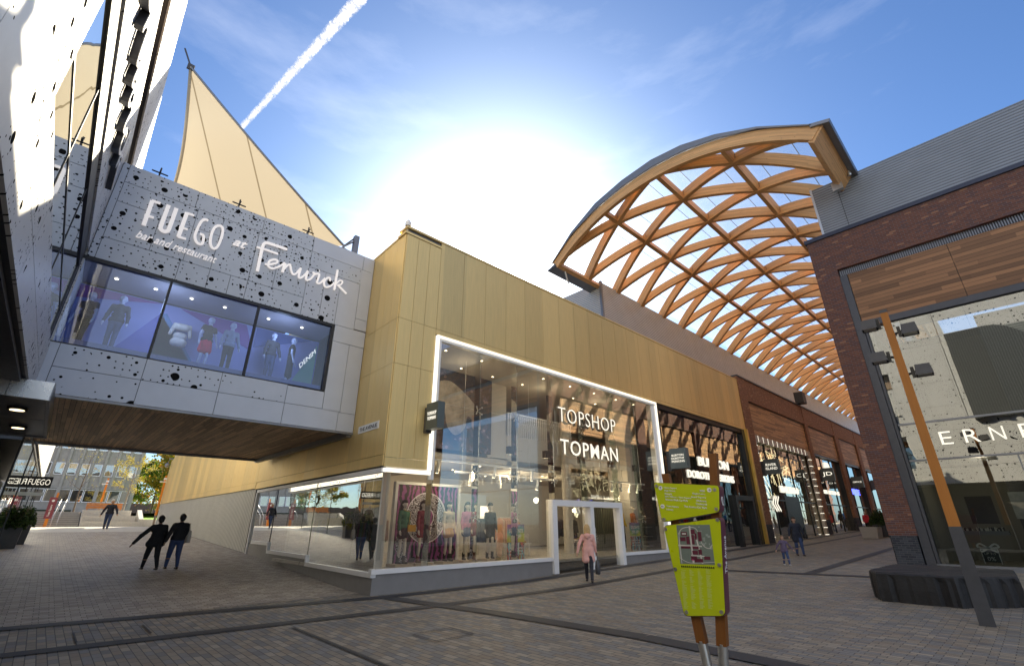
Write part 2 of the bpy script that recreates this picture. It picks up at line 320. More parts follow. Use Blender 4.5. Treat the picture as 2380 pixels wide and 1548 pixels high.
def glass(name,tint=(.86,.9,.88),k=1.5,base=.05,wav=.0,ws=.6):
    t=NT(name); 
    nrm=None
    if wav: nrm=t.n('Bump',{'Height':t.noise(ws,2).outputs[0],'Strength':wav,'Distance':.05}).outputs[0]
    fr=t.n('Fresnel',{'IOR':1.52}); gl=t.n('BsdfGlossy',{'Color':(.95,.97,.96),'Roughness':0})
    if nrm is not None: t.set(gl.inputs['Normal'],nrm)
    fac=t.ma('ADD',base,t.ma('MULTIPLY',fr.outputs[0],k),clamp=True)
    tr=t.n('BsdfTransparent',{'Color':tint}); mx=t.n('MixShader',{0:fac,1:tr.outputs[0],2:gl.outputs[0]}); t.set(t.out.inputs[0],mx.outputs[0]); return t.m
M['glass']=glass('clear_shop_glass',(.90,.91,.88),wav=.06,ws=.5,k=2.4,base=.20)
M['glass_far']=glass('reflective_shop_glass',(.55,.6,.58),1.9,.16,.12,.7)
M['glass_right']=glass('right_shop_glass',(.55,.6,.58),1.7,.14,.02,.5)
M['glass_dark']=glass('tinted_glass',(.25,.27,.25),1.7,.14,.12,.8)
M['glass_blue']=glass('first_floor_glass',(.62,.76,1.0),1.2,.06,.05,.5)
M['glass_side']=glass('side_shop_glass',(.95,.96,.95),.85,.04,.05,.5)
M['roofglass']=glass('roof_glass',(.93,.975,.97),.8,.01)
t=NT('roof_glass_dusty'); _f=t.n('Fresnel',{'IOR':1.45}); _a=t.n('BsdfTransparent',{'Color':(.95,.98,.97)}); _b2=t.n('BsdfTranslucent',{'Color':(.85,.9,.9)}); _g=t.n('BsdfGlossy',{'Roughness':.02,'Color':(.9,.95,.95)})
_m=t.n('MixShader',{0:t.ma('ADD',.05,t.ma('MULTIPLY',t.noise(.8,5,.65).outputs[0],.12)),1:_a.outputs[0],2:_b2.outputs[0]}); _m2=t.n('MixShader',{0:t.ma('MULTIPLY',_f.outputs[0],.8,clamp=True),1:_m.outputs[0],2:_g.outputs[0]}); t.set(t.out.inputs[0],_m2.outputs[0]); M['roofglass']=t.m
M['office_glass']=glass('office_glass',(.4,.47,.45),2.5,.25,.25,.4)

# ------------------------------------------------------------ lettering
def letters(s,W=None,H=1,bold=0,depth=.02,shear=0,spacing=1):
    c=bpy.data.curves.new('lettering','FONT'); c.body=s; c.size=1; c.extrude=.5; c.offset=bold; c.shear=shear; c.space_character=spacing; c.resolution_u=3
    o=bpy.data.objects.new('lettering',c); scene.collection.objects.link(o); dg=bpy.context.evaluated_depsgraph_get(); dg.update()
    me=bpy.data.meshes.new_from_object(o.evaluated_get(dg)); v=np.array([tuple(x.co) for x in me.vertices]); f=[tuple(p.vertices) for p in me.polygons]
    bpy.data.objects.remove(o); bpy.data.curves.remove(c); bpy.data.meshes.remove(me)
    mn=v.min(0); mx=v.max(0); h=mx[1]-mn[1]; w=mx[0]-mn[0]; sy=H/h; sx=sy if W is None else W/w
    v=np.stack([(v[:,0]-mn[0])*sx,(v[:,1]-mn[1])*sy,(v[:,2]-mn[2])*depth],1); return v,f,w*sx
def text(mb,s,O,right,up,W=None,H=1,bold=0,depth=.02,mi=0,shear=0,align='l',spacing=1):
    v,f,w=letters(s,W,H,bold,depth,shear,spacing); O=Vector(O); r=Vector(right).normalized(); u=Vector(up).normalized(); n=r.cross(u)
    if align=='r': O=O-r*w
    if align=='c': O=O-r*(w/2)
    mb.add([O+r*a+u*b+n*c for a,b,c in v],f,mi); return w
def smoothpts(P,n=4):
    P=[Vector(p) for p in P]; out=[]
    for i in range(len(P)-1):
        p0=P[max(i-1,0)];p1=P[i];p2=P[i+1];p3=P[min(i+2,len(P)-1)]
        for k in range(n):
            t=k/n; out.append(.5*((2*p1)+(p2-p0)*t+(2*p0-5*p1+4*p2-p3)*t*t+(3*p1-p0-3*p2+p3)*t**3))
    out.append(P[-1]); return out
def ribbon(mb,pts,nrm,wd,depth,mi=0):
    # flat stroke with width wd (number or list) in the plane with normal nrm
    pts=[Vector(p) for p in pts]; nrm=Vector(nrm).normalized(); n=len(pts); ws=wd if isinstance(wd,list) else [wd]*n
    L=[];Rr=[]
    for i,p in enumerate(pts):
        t=pts[min(i+1,n-1)]-pts[max(i-1,0)]; t.normalize(); s=nrm.cross(t)*ws[i]*.5; L.append(p+s); Rr.append(p-s)
    d=nrm*depth; V=L+Rr+[p+d for p in L]+[p+d for p in Rr]; F=[]
    for i in range(n-1):
        F+=[(i,i+1,n+i+1,n+i),(2*n+i,3*n+i,3*n+i+1,2*n+i+1),(i,2*n+i,2*n+i+1,i+1),(n+i,n+i+1,3*n+i+1,3*n+i)]
    F+=[(0,n,3*n,2*n),(n-1,3*n-1,4*n-1,2*n-1)]
    mb.add(V,F,mi)
# ------------------------------------------------------------ ground
def sheet(name,xs,ys,dz,mat,label=None,inside=None):
    mb=MB(); nx=len(xs); V=[(x,y,gz(x,y)+dz) for y in ys for x in xs]; F=[]
    for j in range(len(ys)-1):
        for i in range(nx-1):
            if inside and not inside((xs[i]+xs[i+1])/2,(ys[j]+ys[j+1])/2): continue
            a=j*nx+i; F.append((a,a+1,a+nx+1,a+nx))
    mb.add(V,F); o=mb.build(name,mat); return tag(o,label,kind='structure')
tag(sheet('ground',[-900,-60,-10,0,6,12,30,60,102,900],[-900,-60,-10,0,6,14,26,38,50,120,900],0,M['pave'],'brown and grey sett paving of the square'),None,'paving')
tag(sheet('passage_paving',[-6,-2,2,7.2],[13.3,14,20,26,38,50],.004,M['pave2'],'grey block paving of the passage under the bridge'),None,'paving')
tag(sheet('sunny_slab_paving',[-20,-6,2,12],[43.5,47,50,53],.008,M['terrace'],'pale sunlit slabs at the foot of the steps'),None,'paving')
def band(pts,w,dz,mat='granite'):
    mb=MB(); P=[]
    for (a,b) in zip(pts,pts[1:]):
        n=max(2,int(math.dist(a,b)/2)); P+=[(a[0]+(b[0]-a[0])*i/n,a[1]+(b[1]-a[1])*i/n) for i in range(n)]
    P.append(pts[-1])
    for i in range(len(P)-1):
        d=Vector((P[i+1][0]-P[i][0],P[i+1][1]-P[i][1],0)).normalized(); s=Vector((-d.y,d.x,0))*w/2
        q=[(P[i][0]-s.x,P[i][1]-s.y),(P[i+1][0]-s.x,P[i+1][1]-s.y),(P[i+1][0]+s.x,P[i+1][1]+s.y),(P[i][0]+s.x,P[i][1]+s.y)]
        mb.quad(*[(a,b,gz(a,b)+dz) for a,b in q])
    o=mb.build('granite_band',M[mat]); tag(o,None,'paving band',kind='structure'); return o
band([(-3,14.0),(0,13.35),(6.75,12.2),(8,12.15),(60,12.15)],.42,.012)
band([(-4,11.1),(0,10.75),(7,10.12),(23,10.04),(33,10.2),(60,10.6)],.36,.012)
band([(6.95,11.9),(7.5,8.5),(7.8,5.1),(7.7,2.5),(7.7,-5)],.42,.016)
band([(3.85,9.9),(3.83,3)],.07,.010)
band([(19.2,5.95),(36,5.93)],.36,.012)
band([(18.6,9.9),(18.75,8.2),(19.25,5.95),(19.75,3.5)],.36,.016)
for lab,a,b,c_,d in [('thin dark outline of a square cover between the long dark bands',5.1,7.2,5.9,7.9),('thin dark outline of a cover in front of the shop doors',9.6,9.0,10.5,9.7),('thin dark outline of a cover at the mouth of the passage',0.9,11.0,1.9,12.0)]:
    mb=MB()
    for q in [(a,b,c_,b+.03),(a,d-.03,c_,d),(a,b,a+.03,d),(c_-.03,b,c_,d)]:
        mb.quad((q[0],q[1],.02),(q[2],q[1],.02),(q[2],q[3],.02),(q[0],q[3],.02))
    tag(mb.build('inspection_cover',M['granite']),lab,'cover',kind='structure')

# ------------------------------------------------------------ gold clad shop building on the corner
GB=thing('shop_building','gold panelled shop on the corner with a tall white-framed glass front','building',(6.79,12.62,0))
pl=MB()
FS.box(pl,6.79,13.88,-.3,0,-.3,.5); FS.box(pl,18.46,22.3,-.3,0,-.3,.5)
for a,b,z in [(0,5.05,.42),(5.05,9.7,.63),(9.7,12.3,.92)]: FG.box(pl,a,b,-.3,0,-.3,z)
FG.box(pl,12.3,13.2,-.3,0,-.3,.92)
pl.each('plinth',M['plinth'],GB)
fr=MB()
FS.box(fr,6.73,13.88,-.12,.05,.5,.62); FS.box(fr,18.46,22.3,-.12,.05,.5,.62)
for a,b,z in [(0,5.05,.42),(5.05,9.7,.63),(9.7,12.3,.92)]: FG.box(fr,a,b,-.10,.05,z,z+.12)
FG.box(fr,5.0,5.12,-.1,.045,.54,.64); FG.box(fr,9.65,9.78,-.1,.045,.75,.93)
FG.box(fr,0,12.9,-.1,.05,3.12,3.24); FG.box(fr,12.8,12.95,-.12,.055,.3,3.11)
fr.each('window_sill',M['midgrey'] if False else M['white'],GB)
led=MB()   # the lit outline of the big window
FS.box(led,8.30,22.42,-.03,.10,7.68,7.76); FS.box(led,8.30,8.38,-.03,.10,3.28,7.66); FS.box(led,22.34,22.42,-.03,.10,.5,7.66)
FS.box(led,6.8,8.38,-.03,.06,3.14,3.24)
led.build('lit_frame',M['led'],GB)
w_=MB(); FS.box(w_,8.385,22.33,-.10,.06,7.58,7.675); FS.box(w_,8.385,8.50,-.10,.06,3.0,7.575); FS.box(w_,22.0,22.335,-.3,.02,.62,7.575); FS.box(w_,6.9,8.5,-.3,-.04,3.2,3.3)
w_.build('window_frame',M['white'],GB)
def panels(mb,F,rects,gap=.012,t=.03,w=0,mi=0):
    for u0,u1,z0,z1 in rects: F.box(mb,u0+gap/2,u1-gap/2,w,w+t,z0+gap/2,z1-gap/2,mi)
gp=MB(); rects=[]
u=8.25
while u<34.45: rects.append((u,min(u+1.09,34.45),7.98,11.45)); u+=1.09
u=8.25
while u<34.45: rects.append((u,min(u+2.18,34.45),7.80,7.98)); u+=2.18
for z0,z1 in [(3.55,6.42),(6.42,7.98),(7.98,11.2)]:
    for a,b in [(6.79,7.28),(7.28,7.76),(7.76,8.25)]: rects.append((a,b,z0,z1))
rects.append((6.79,8.25,3.28,3.55))
panels(gp,FS,rects)
gp.build('front_gold_cladding',M['gold'],GB)
gp=MB(); rects=[]; u=0
ub=[0]+[.55+.56*i for i in range(24)]
for a,b in zip(ub,ub[1:]):
    for z0,z1 in [(3.62,6.42),(6.42,7.98),(7.98,11.2)]: rects.append((a,b,z0,z1))
for i in range(6): rects.append((i*2.24,(i+1)*2.24,3.30,3.62))
panels(gp,FG,rects); gp.build('side_gold_cladding',M['gold'],GB)
bk=MB()   # structural core: walls, roof behind the panels
FS.box(bk,6.85,34.4,-.5,-.01,7.77,11.42); FG.box(bk,.02,13.4,-.4,-.01,3.3,11.17)
bk.quad((6.9,12.9,11.15),(34.4,12.9,11.4),(34.4,27,11.4),(7.4,27,11.15))
bk.box(34.2,34.42,12.66,27,0,11.4); bk.box(7.6,34.2,26.4,26.7,0,11.1)
bk.build('wall_core',M['darkgrey'],GB)
cp=MB(); FS.box(cp,6.76,34.5,-.5,.05,11.455,11.53); FG.box(cp,-.04,13.42,-.4,.045,11.21,11.29); FS.box(cp,6.72,8.25,-.5,.055,11.21,11.3)
cp.build('parapet_coping',M['gold'],GB)
# set-back ribbed plant screen on the roof
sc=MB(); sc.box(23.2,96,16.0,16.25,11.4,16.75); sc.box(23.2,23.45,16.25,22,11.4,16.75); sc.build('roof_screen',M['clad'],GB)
sc=MB(); sc.box(23.13,23.3,15.93,16.08,11.4,16.8); sc.build('corner_trim',M['midgrey'],GB)
# glass front, joints, fins and fittings
g=MB()
xs=[6.85,8.52,10.33,12.16,14.17,16.18,18.45,20.3,22.0]
for i,(a,b) in enumerate(zip(xs,xs[1:])):
    z1=3.18 if i==0 else 7.58
    for z0_,z1_ in ([(.62,z1)] if i==0 else [(.62,3.33),(3.345,5.45),(5.465,7.58)]):
        if 13.9<(a+b)/2<18.4 and z0_<1: z0_=2.62
        g.add([FS.p(a+.006,-.02,z0_),FS.p(b-.006,-.02,z0_),FS.p(b-.006,-.02,z1_),FS.p(a+.006,-.02,z1_)],[(0,1,2,3)])
g.each('glass_pane',M['glass'],GB)
g=MB()
for a,b,z0 in [(.02,1.6,.54),(1.61,5.04,.54),(5.12,7.4,.75),(7.41,9.64,.75),(9.78,12.78,1.04)]:
    g.add([FG.p(a,-.02,z0),FG.p(b,-.02,z0),FG.p(b,-.02,3.12),FG.p(a,-.02,3.12)],[(0,1,2,3)])
g.each('side_pane',M['glass_side'],GB)
fn=MB()
for x in xs[1:-1]:
    z0=2.62 if 13.95<x<18.4 else .62
    FS.box(fn,x-.012,x+.012,-.32,-.03,z0,7.57)
for x in xs[1:-1]: FS.box(fn,x-.008,x+.008,-.018,-.006,.62 if x<13.9 or x>18.4 else 2.62,7.57)
fn.each('glass_fin',glass('fin_glass',(.80,.87,.84),1.0,.06),GB)
for x in xs[2:-1]:
    for z in ([3.34,5.46] if 13.9<x<18.5 else [1.95,3.34,5.46]):
        s_=MB()
        for dx in (-.12,.12):
            for dz in (-.12,.12): s_.tube([FS.p(x,-.12,z),FS.p(x+dx,-.05,z+dz)],.014,6); s_.ball(FS.p(x+dx,-.045,z+dz),.035,n=4)
        s_.tube([FS.p(x,-.12,z),FS.p(x,-.34,z)],.018,6); s_.build('spider_fitting',M['steel'],GB)
for c_ in (((7.2,13.25,.4),.19,2.95),((17.55,14.9,.3),.22,7.2)): co=MB(); co.cyl(c_[0],c_[1],c_[2],28); co.build('column',M['plaster'],GB)
# door
dr=MB(); D0,D1=13.9,18.43
FS.box(dr,D0,D0+.24,-.25,.10,.08,2.60); FS.box(dr,D1-.20,D1,-.25,.10,.15,2.60); FS.box(dr,D0+.24,D1-.20,-.25,.10,2.38,2.60); FS.box(dr,16.2,16.42,-.22,.08,.1,2.38)
door=dr.build('door_frame',M['white'],GB)
for a,b in [(14.15,16.19),(16.43,18.22)]:
    d_=MB(); FS.quad(d_,a,b,-.08,.14,2.37); dd=d_.build('door_leaf',M['glass'],GB)
    h=MB(); h.tube([FS.p(b-.1 if a<15 else a+.1,-.0,.9),FS.p(b-.1 if a<15 else a+.1,-.0,1.6)],.018,8); h.build('door_handle',M['steel'],dd)
# interior
i_=MB()
i_.box(6.95,34,12.8,21,.42,.52)                      # raised display floor
i_.build('shop_floor',plain('pale_shop_floor',(.42,.39,.35),.3,0,.1,3),GB)
i_=MB(); i_.quad((7.35,21,.5),(34,21,.5),(34,21,7.7),(7.35,21,7.7)); i_.box(13.0,14.05,15.3,15.5,4.35,7.6); i_.box(14.05,23.2,15.2,15.45,4.3,5.35)
i_.box(21.3,22.2,14.0,15.2,.5,7.6); i_.box(12.9,13.05,15.2,20.9,4.3,7.6); i_.box(8.0,8.35,16.5,21,.5,3.3)
i_.build('interior_wall',M['plaster'],GB)
i_=MB(); i_.box(7.35,34.2,12.75,21,7.62,7.75); i_.box(7.35,14.05,15.2,21,4.12,4.28); i_.box(14.05,34,15.5,21,3.95,4.12); i_.box(7.05,8.6,12.75,16.5,3.3,3.4)
i_.build('interior_ceiling',plain('shop_ceiling',(.50,.47,.43),.7,0,.05,3),GB)
i_=MB()
for k in range(34): x=14.1+k*.13; i_.box(x,x+.05,15.22,15.27,5.35,6.35)
i_.box(14.05,18.5,15.2,15.28,6.35,6.4); i_.build('balustrade',M['white'],GB)
# mural on the upper wall: dark flowers with a pale fur coat
def mural():
    t=NT('floral_mural'); x,y,z=t.xyz(); v=t.comb(x,z,0)
    vo=t.n('TexVoronoi',{'Vector':t.noise(2.2,5,vec=v).outputs[1],'Scale':9}); n1=t.noise(1.1,6,.7,vec=v,dist=1.5).outputs[0]
    c=t.ramp(n1,[(.30,(.02,.03,.04)),(.45,(.05,.07,.09)),(.55,(.10,.07,.06)),(.63,(.16,.14,.20)),(.75,(.22,.12,.10))])
    vf=t.n('TexVoronoi',{'Vector':v,'Scale':3.2}).outputs['Distance']; fl=t.ma('MULTIPLY',t.ma('LESS_THAN',vf,.25),t.ma('GREATER_THAN',n1,.52)); c=t.mix(t.ma('MULTIPLY',fl,.8),c,(.40,.26,.28))
    t.bsdf(c,.5); return t.m
mu=MB(); mu.box(8.6,13.0,15.1,15.2,4.42,7.6); mural_o=mu.build('mural_print',mural(),GB)
coat=MB()
def blob(cx,cz,rx,rz,mi,n=18,j=.12): 
    coat.add([(cx+rx*(1+random.uniform(-j,j))*math.cos(2*math.pi*k/n),15.085-.002*mi-.002*random.random(),cz+rz*(1+random.uniform(-j,j))*math.sin(2*math.pi*k/n)) for k in range(n)],[tuple(range(n))[::-1]],mi)
coat.prism([(p.x,15.09,p.z) for p in smoothpts([(9.9,0,6.9),(10.6,0,7.15),(11.2,0,6.95),(11.9,0,6.5),(12.4,0,5.95),(12.1,0,5.6),(11.7,0,5.85),(11.55,0,5.3),(11.1,0,5.0),(10.7,0,5.3),(10.5,0,5.9),(9.9,0,6.2),(9.7,0,6.6),(9.9,0,6.9)],4)[:-1]],(0,-.01,0))
coat.prism([(11.9,15.07,5.9),(12.3,15.07,5.95),(12.4,15.07,5.4),(12.1,15.07,5.2),(11.9,15.07,5.45)],(0,-.008,0),1)
coat.build('printed_fur_coat',[plain('cream_print',(.42,.38,.33),.7,0,.9,2.5),plain('skin_print',(.42,.27,.19),.6,0,.2,9)],mural_o)

def wall_text(F,mb,s,u,z,H,W=None,w=.04,depth=.05,bold=0,align='l',mi=0,rev=False,shear=0):
    r=F.d*(-1 if rev else 1)
    return text(mb,s,F.p(u,w,z),r,(0,0,1),W,H,bold,depth,mi,shear,align)
def sign(label,parts,name='shop_sign',group=None,cat='sign'):
    o=None; return
# big letters fixed to the glass
for s,u0,u1,z,bold,lab in [('TOPSHOP',14.33,18.33,5.63,-.012,'thin white capital letters of the upper shop name on the tall glass front'),('TOPMAN',14.40,18.33,4.33,.003,'bold white capital letters fixed on the tall glass just below the thin ones')]:
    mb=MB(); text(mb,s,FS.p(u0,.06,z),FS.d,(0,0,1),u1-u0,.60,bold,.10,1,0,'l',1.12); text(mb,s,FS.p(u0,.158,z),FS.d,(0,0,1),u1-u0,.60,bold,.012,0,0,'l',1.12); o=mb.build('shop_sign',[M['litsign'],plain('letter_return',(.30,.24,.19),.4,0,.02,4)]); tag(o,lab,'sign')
mb=MB(); wall_text(FG,mb,'TOPSHOP',2.35,1.75,.30,1.15,.01,.006,-.01,rev=True); tag(mb.build('window_lettering',M['white'] if False else M['darkgrey']),'small thin dark word on the side window near the corner','lettering')
mb=MB(); FG.box(mb,.5,1.95,.03,.05,4.45,4.68); o=mb.build('street_sign',M['white']); tag(o,'white street name plate reading THE AVENUE on the gold side wall','sign')
mb=MB(); wall_text(FG,mb,'THE AVENUE',1.85,4.50,.12,1.25,.052,.004,.01,rev=True); mb.build('lettering',M['dark'],o)

def projecting_sign(x,z0,lines,label,h=.82,w=.62,t=.26,y1=12.44,bold=0,depthb=.0,H=None):
    o=thing('projecting_sign',label,'sign',(x,y1,z0),group='projecting shop signs along the avenue')
    b=MB(); b.box(x,x+t,y1-w,y1,z0,z0+h); b.build('sign_box',M['signgreen'],o)
    b=MB(); b.box(x+.03,x+t-.03,y1,y1+.20,z0-.08,z0+h-.1); b.build('bracket',M['darkgrey'],o)
    b=MB(); n=len(lines); hh=H or .105
    for i,l in enumerate(lines):
        W=w*.78*(len(l)/max(map(len,lines)))**.5
        text(b,l,(x-.004,y1-w/2,z0+h*.5+(n/2-i-.85)*hh*1.45),(0,-1,0),(0,0,1),W,hh,bold,.008,0,0,'c')
    if lines: b.build('lettering',M['litsign'],o)
    return o
projecting_sign(8.0,4.45,['TOPSHOP','TOPMAN'],'dark box sign with two lines of white capitals on the gold corner')
projecting_sign(22.9,4.35,['BURTON','DOROTHY','PERKINS'],'dark box sign with three lines of white capitals beside the white frame',1.0,.9,.34,y1=12.4)
# CCTV on the corner of the gold parapet
def cctv(x,y,z,label,ln=.0):
    o=thing('security_camera',label,'camera',(x,y,z)); b=MB(); b.cyl((x,y,z),.03,.35,8); b.box(x-.08,x+.08,y-.08,y+.08,z-.02,z+.06); b.build('bracket',M['white'],o)
    b=MB(); b.cyl((x,y,z+.30),.11,.16,12); b.cyl((x,y,z+.46),.10,.12,12,r2=.03); b.build('housing',M['white'],o)
    b=MB(); b.ball((x,y,z+.30),.095,n=6); b.build('dome',M['dark'],o)
cctv(6.86,12.72,11.3,'white dome camera on the peak of the gold corner')

# ------------------------------------------------------------ ribbed wing behind the passage
RW=thing('rear_wing','long wing with gold upper wall above pale ribbed cladding in the passage','building',(7.3,26,0))
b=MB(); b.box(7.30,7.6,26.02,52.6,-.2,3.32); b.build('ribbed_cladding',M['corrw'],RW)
b=MB(); y=26.0
while y<52.5:
    y2=min(y+.6,52.6); z=lambda Y:11.0 if Y<36 else 11.0-(Y-36)*.247
    b.prism([(7.25,y+.006,3.62),(7.25,y2-.006,3.62),(7.25,y2-.006,z(y2)),(7.25,y+.006,z(y))],(.06,0,0)); y=y2
for k in range(12): b.box(7.24,7.31,26+k*2.22+.006,26+(k+1)*2.22-.006,3.34,3.61)
b.build('gold_cladding',M['gold'],RW)
b=MB(); b.box(7.32,20,26.8,52.5,3.3,6.8); b.box(7.62,20,26.8,52.5,-.2,3.3); b.prism([(7.33,26.8,6.8),(7.33,52.5,6.8),(7.33,36,10.9),(7.33,26.8,10.9)],(8,0,0)); b.build('wall',M['midgrey'],RW)
b=MB(); b.box(7.9,9,40,56,6.9,9.4); b.build('roof_screen',M['panel_white'],RW)
b=MB(); b.box(7.22,7.30,26.0,52.6,-.2,gz(7,38)*.0+.45); 
b=MB(); b.tube([(7.1,52.3,7.2),(7.0,52.5,6.8)],.03,6); b.ball((7.0,52.5,6.6),.2,n=6); b.box(7.0,7.3,52.2,52.3,7.1,7.2); o=b.build('security_camera',M['midgrey']); tag(o,'grey dome camera at the far end of the gold passage wall','camera')

# ------------------------------------------------------------ bridge
BR=thing('bridge','grey perforated bridge building with a blue shop window spanning the passage','building',(3,15.05,4.55))
b=MB(); P=[]  # perforated
Z=[4.55,5.19,5.77,8.15,8.79,9.95,10.6,11.2]
P+=[(-.75,.95,10.6,11.2),(.95,2.85,10.6,11.2),(2.85,4.5,10.6,11.2),(-.75,1.05,9.95,10.6)]
P+=[(-.9,-.75,8.15,11.2)]
for a,c in [(-.75,.25),(.25,1.05),(1.05,1.75)]: P.append((a,c,8.79,9.95))
for a,c in [(1.05,1.75),(1.75,2.78),(2.78,3.5),(3.5,4.5)]: P.append((a,c,9.95 if a<1.7 else 8.79,10.6))
for a,c in [(-.75,1.0),(1.0,1.75),(1.75,2.3),(2.3,2.78),(2.78,4.5)]: P.append((a,c,8.15,8.79))
P+=[(4.5,6.4,9.98,10.6)]
panels(b,FB,P,.014,.03); b.build('perforated_cladding',M['perf'],BR)
b=MB(); P=[(4.5,5.1,8.15,9.98),(5.1,5.66,8.15,9.98),(-.75,.95,5.19,5.77),(.95,2.72,5.19,5.77),(2.72,4.53,5.19,5.77),(-.75,.95,4.55,5.19)]
panels(b,FB,P,.014,.03); b.build('lightly_perforated_cladding',M['perf_low'],BR)
b=MB(); P=[(4.5,6.4,10.6,11.2),(6.4,6.84,10.6,11.2),(5.66,6.38,8.15,9.98),(6.38,6.84,8.6,10.6),(6.38,6.84,8.18,8.6),(5.70,6.84,7.55,8.15),(5.70,6.3,5.16,7.55),(6.3,6.84,5.16,7.55),(4.53,5.70,5.19,5.75),(.95,2.72,4.55,5.19),(2.72,4.53,4.55,5.19),(4.53,6.25,4.55,5.19),(6.25,6.84,4.55,5.16),(-1.0,-.75,4.55,5.77)]
panels(b,FB,P,.014,.03); b.build('plain_cladding',M['panel'],BR)
b=MB(); FB.box(b,-1,6.84,-.25,-.005,8.16,11.18); FB.box(b,-1,6.84,-.25,-.005,4.62,5.75); FB.box(b,5.69,6.84,-.25,-.005,5.75,8.16)
b.box(-1,6.86,15.3,25,11.05,11.17); b.box(-1,6.84,15.3,24.9,4.62,4.75); b.box(-1,6.84,24.75,24.98,4.62,11.1); b.build('wall_core',M['darkgrey'],BR)
b=MB(); b.quad((-1,15.07,4.60),(-1,24.9,4.60),(6.84,24.9,4.60),(6.84,15.07,4.60)); b.build('timber_soffit',M['soffit'],BR)
b=MB(); b.box(-1,6.86,15.02,15.10,4.49,4.545); b.box(-1,6.86,24.9,25.0,4.49,4.62); b.box(6.68,6.84,15.12,24.9,4.42,4.59); b.build('edge_trim',M['midgrey'],BR)
b=MB(); FB.box(b,-1,5.70,-.12,.02,8.06,8.155); FB.box(b,-1,5.68,-.12,.02,5.775,5.80)
FB.box(b,5.60,5.685,-.12,.02,5.81,8.05); FB.box(b,.93,.99,-.12,.015,5.81,8.05); FB.box(b,3.24,3.30,-.12,.015,5.81,8.05); b.build('window_frame',M['dark'],BR)
for a,c in [(-1,.93),(.99,3.24),(3.30,5.60)]:
    b=MB(); FB.quad(b,a,c,-.06,5.80,8.06); b.build('window_pane',M['glass_blue'],BR)
# display room inside
def triwall():
    t=NT('display_wall_blue'); t.bsdf((.18,.24,.55),.6); return t.m
dz0,dz1=6.0,8.9
b=MB(); b.box(-1,5.9,16.85,16.95,5.8,8.05); b.build('display_backdrop',plain('periwinkle_wall',(.20,.26,.60),.6,0,.05,2),BR)
for pts,col,nm in [([(-.1,5.85),(1.05,7.72),(2.5,5.85)],(.03,.06,.42),'blue'),([(1.05,7.7),(1.2,7.75),(2.55,5.85),(1.1,5.85)],(.01,.17,.42),'teal'),([(1.5,8.02),(3.4,8.02),(3.7,7.3),(3.6,7.2)],(.15,.05,.33),'plum'),([(3.74,7.3),(3.74,8.02),(5.6,8.02)],(.03,.09,.36),'navy'),([(4.9,5.85),(5.85,7.9),(5.85,5.85)],(.20,.50,.42),'mint'),([(-1,8.02),(1.0,8.02),(-1,7.6)],(.20,.06,.30),'violet')]:
    b=MB(); yy=16.84-.003*len(nm); b.prism([(x,yy,z) for x,z in pts],(0,.01,0)); b.build('coloured_triangle',plain(nm+'_display_panel',col,.5,0,.03,2),BR)
b=MB(); b.box(-1,5.9,15.2,16.85,5.82,5.97); b.build('display_floor',plain('display_floor_blue',(.10,.12,.30),.3,0,.05,2),BR)
b=MB(); b.box(-1,5.9,15.2,16.85,8.10,8.14); b.build('display_ceiling',plain('display_ceiling_grey',(.2,.2,.25),.7,0,.05,2),BR)
mb=MB(); pa=onY(697,856,16.0); pb=onY(734,821,16.0); text(mb,'DENIM',pa,pb-pa,(-.3,0,.8),(pb-pa).length,.15,0,.02); tag(mb.build('window_lettering',M['litsign']),'slanting white word DENIM inside the right of the blue window','lettering')
# lamps of the display room
def room_light(x,y,z,e,col=(1,.9,.75),r=.1,name='lamp_light',parent=None):
    l=bpy.data.lights.new(name,'POINT'); l.energy=e; l.color=col; l.shadow_soft_size=r; o=bpy.data.objects.new(name,l); o.location=(x,y,z); scene.collection.objects.link(o)
def ceiling_spot(x,y,z,label,e=0,r=.06,col=(1,.88,.7),group='recessed shop spotlights'):
    b=MB(); b.cyl((x,y,z-.02),r,.02,12); b.cyl((x,y,z-.012),r+.02,.012,12,1); o=b.build('ceiling_spotlight',[M['lamp'],M['white']]); tag(o,label,'ceiling light',group)
    if e: room_light(x,y,z-.15,e,col)
for k,x in enumerate((-.2,.7,1.6,2.5,3.8,4.9)): ceiling_spot(x,15.9,8.08,'small round spotlight in the ceiling of the blue bridge window',0,.04,(.9,.92,1),'spotlights in the bridge window')
room_light(1.0,15.6,7.5,15,(.6,.72,1),.3); room_light(4.2,15.6,7.5,15,(.6,.72,1),.3)

# lettering on the bridge, traced stroke by stroke
def l1(x,y): p=onY((420+x/6.45)*.7212,(620+y/6.45)*.7212,14.95); return p
def l2(x,y): p=onY((800+x/6.45)*.7212,(740+y/6.45)*.7212,14.95); return p
mb=MB(); N=(0,-1,0)
def st(f,pts,w,sm=False,d=.035):
    P=[f(*p) for p in pts]; P=smoothpts(P,4) if sm else P; ribbon(mb,[Vector((p.x,14.97+random.random()*.001,p.z)) for p in P],N,w,d)
W_=.10
st(l1,[(460,180),(275,690)],W_);st(l1,[(445,175),(630,235)],.07);st(l1,[(293,472),(490,530)],.06)
st(l1,[(800,270),(640,700),(640,770),(700,815),(760,810),(810,750),(960,335)],W_,True)
st(l1,[(1180,425),(1000,930)],W_);st(l1,[(1165,430),(1330,485)],.06);st(l1,[(1018,720),(1195,775)],.05);st(l1,[(990,925),(1160,970)],.06)
st(l1,[(1620,595),(1550,565),(1470,620),(1380,800),(1345,930),(1390,1050),(1490,1075),(1525,950),(1510,890),(1450,865)],.07,True)
st(l1,[(1845,690),(1760,730),(1690,870),(1665,1050),(1700,1150),(1760,1170),(1830,1100),(1910,900),(1920,740),(1845,690)],.07,True)
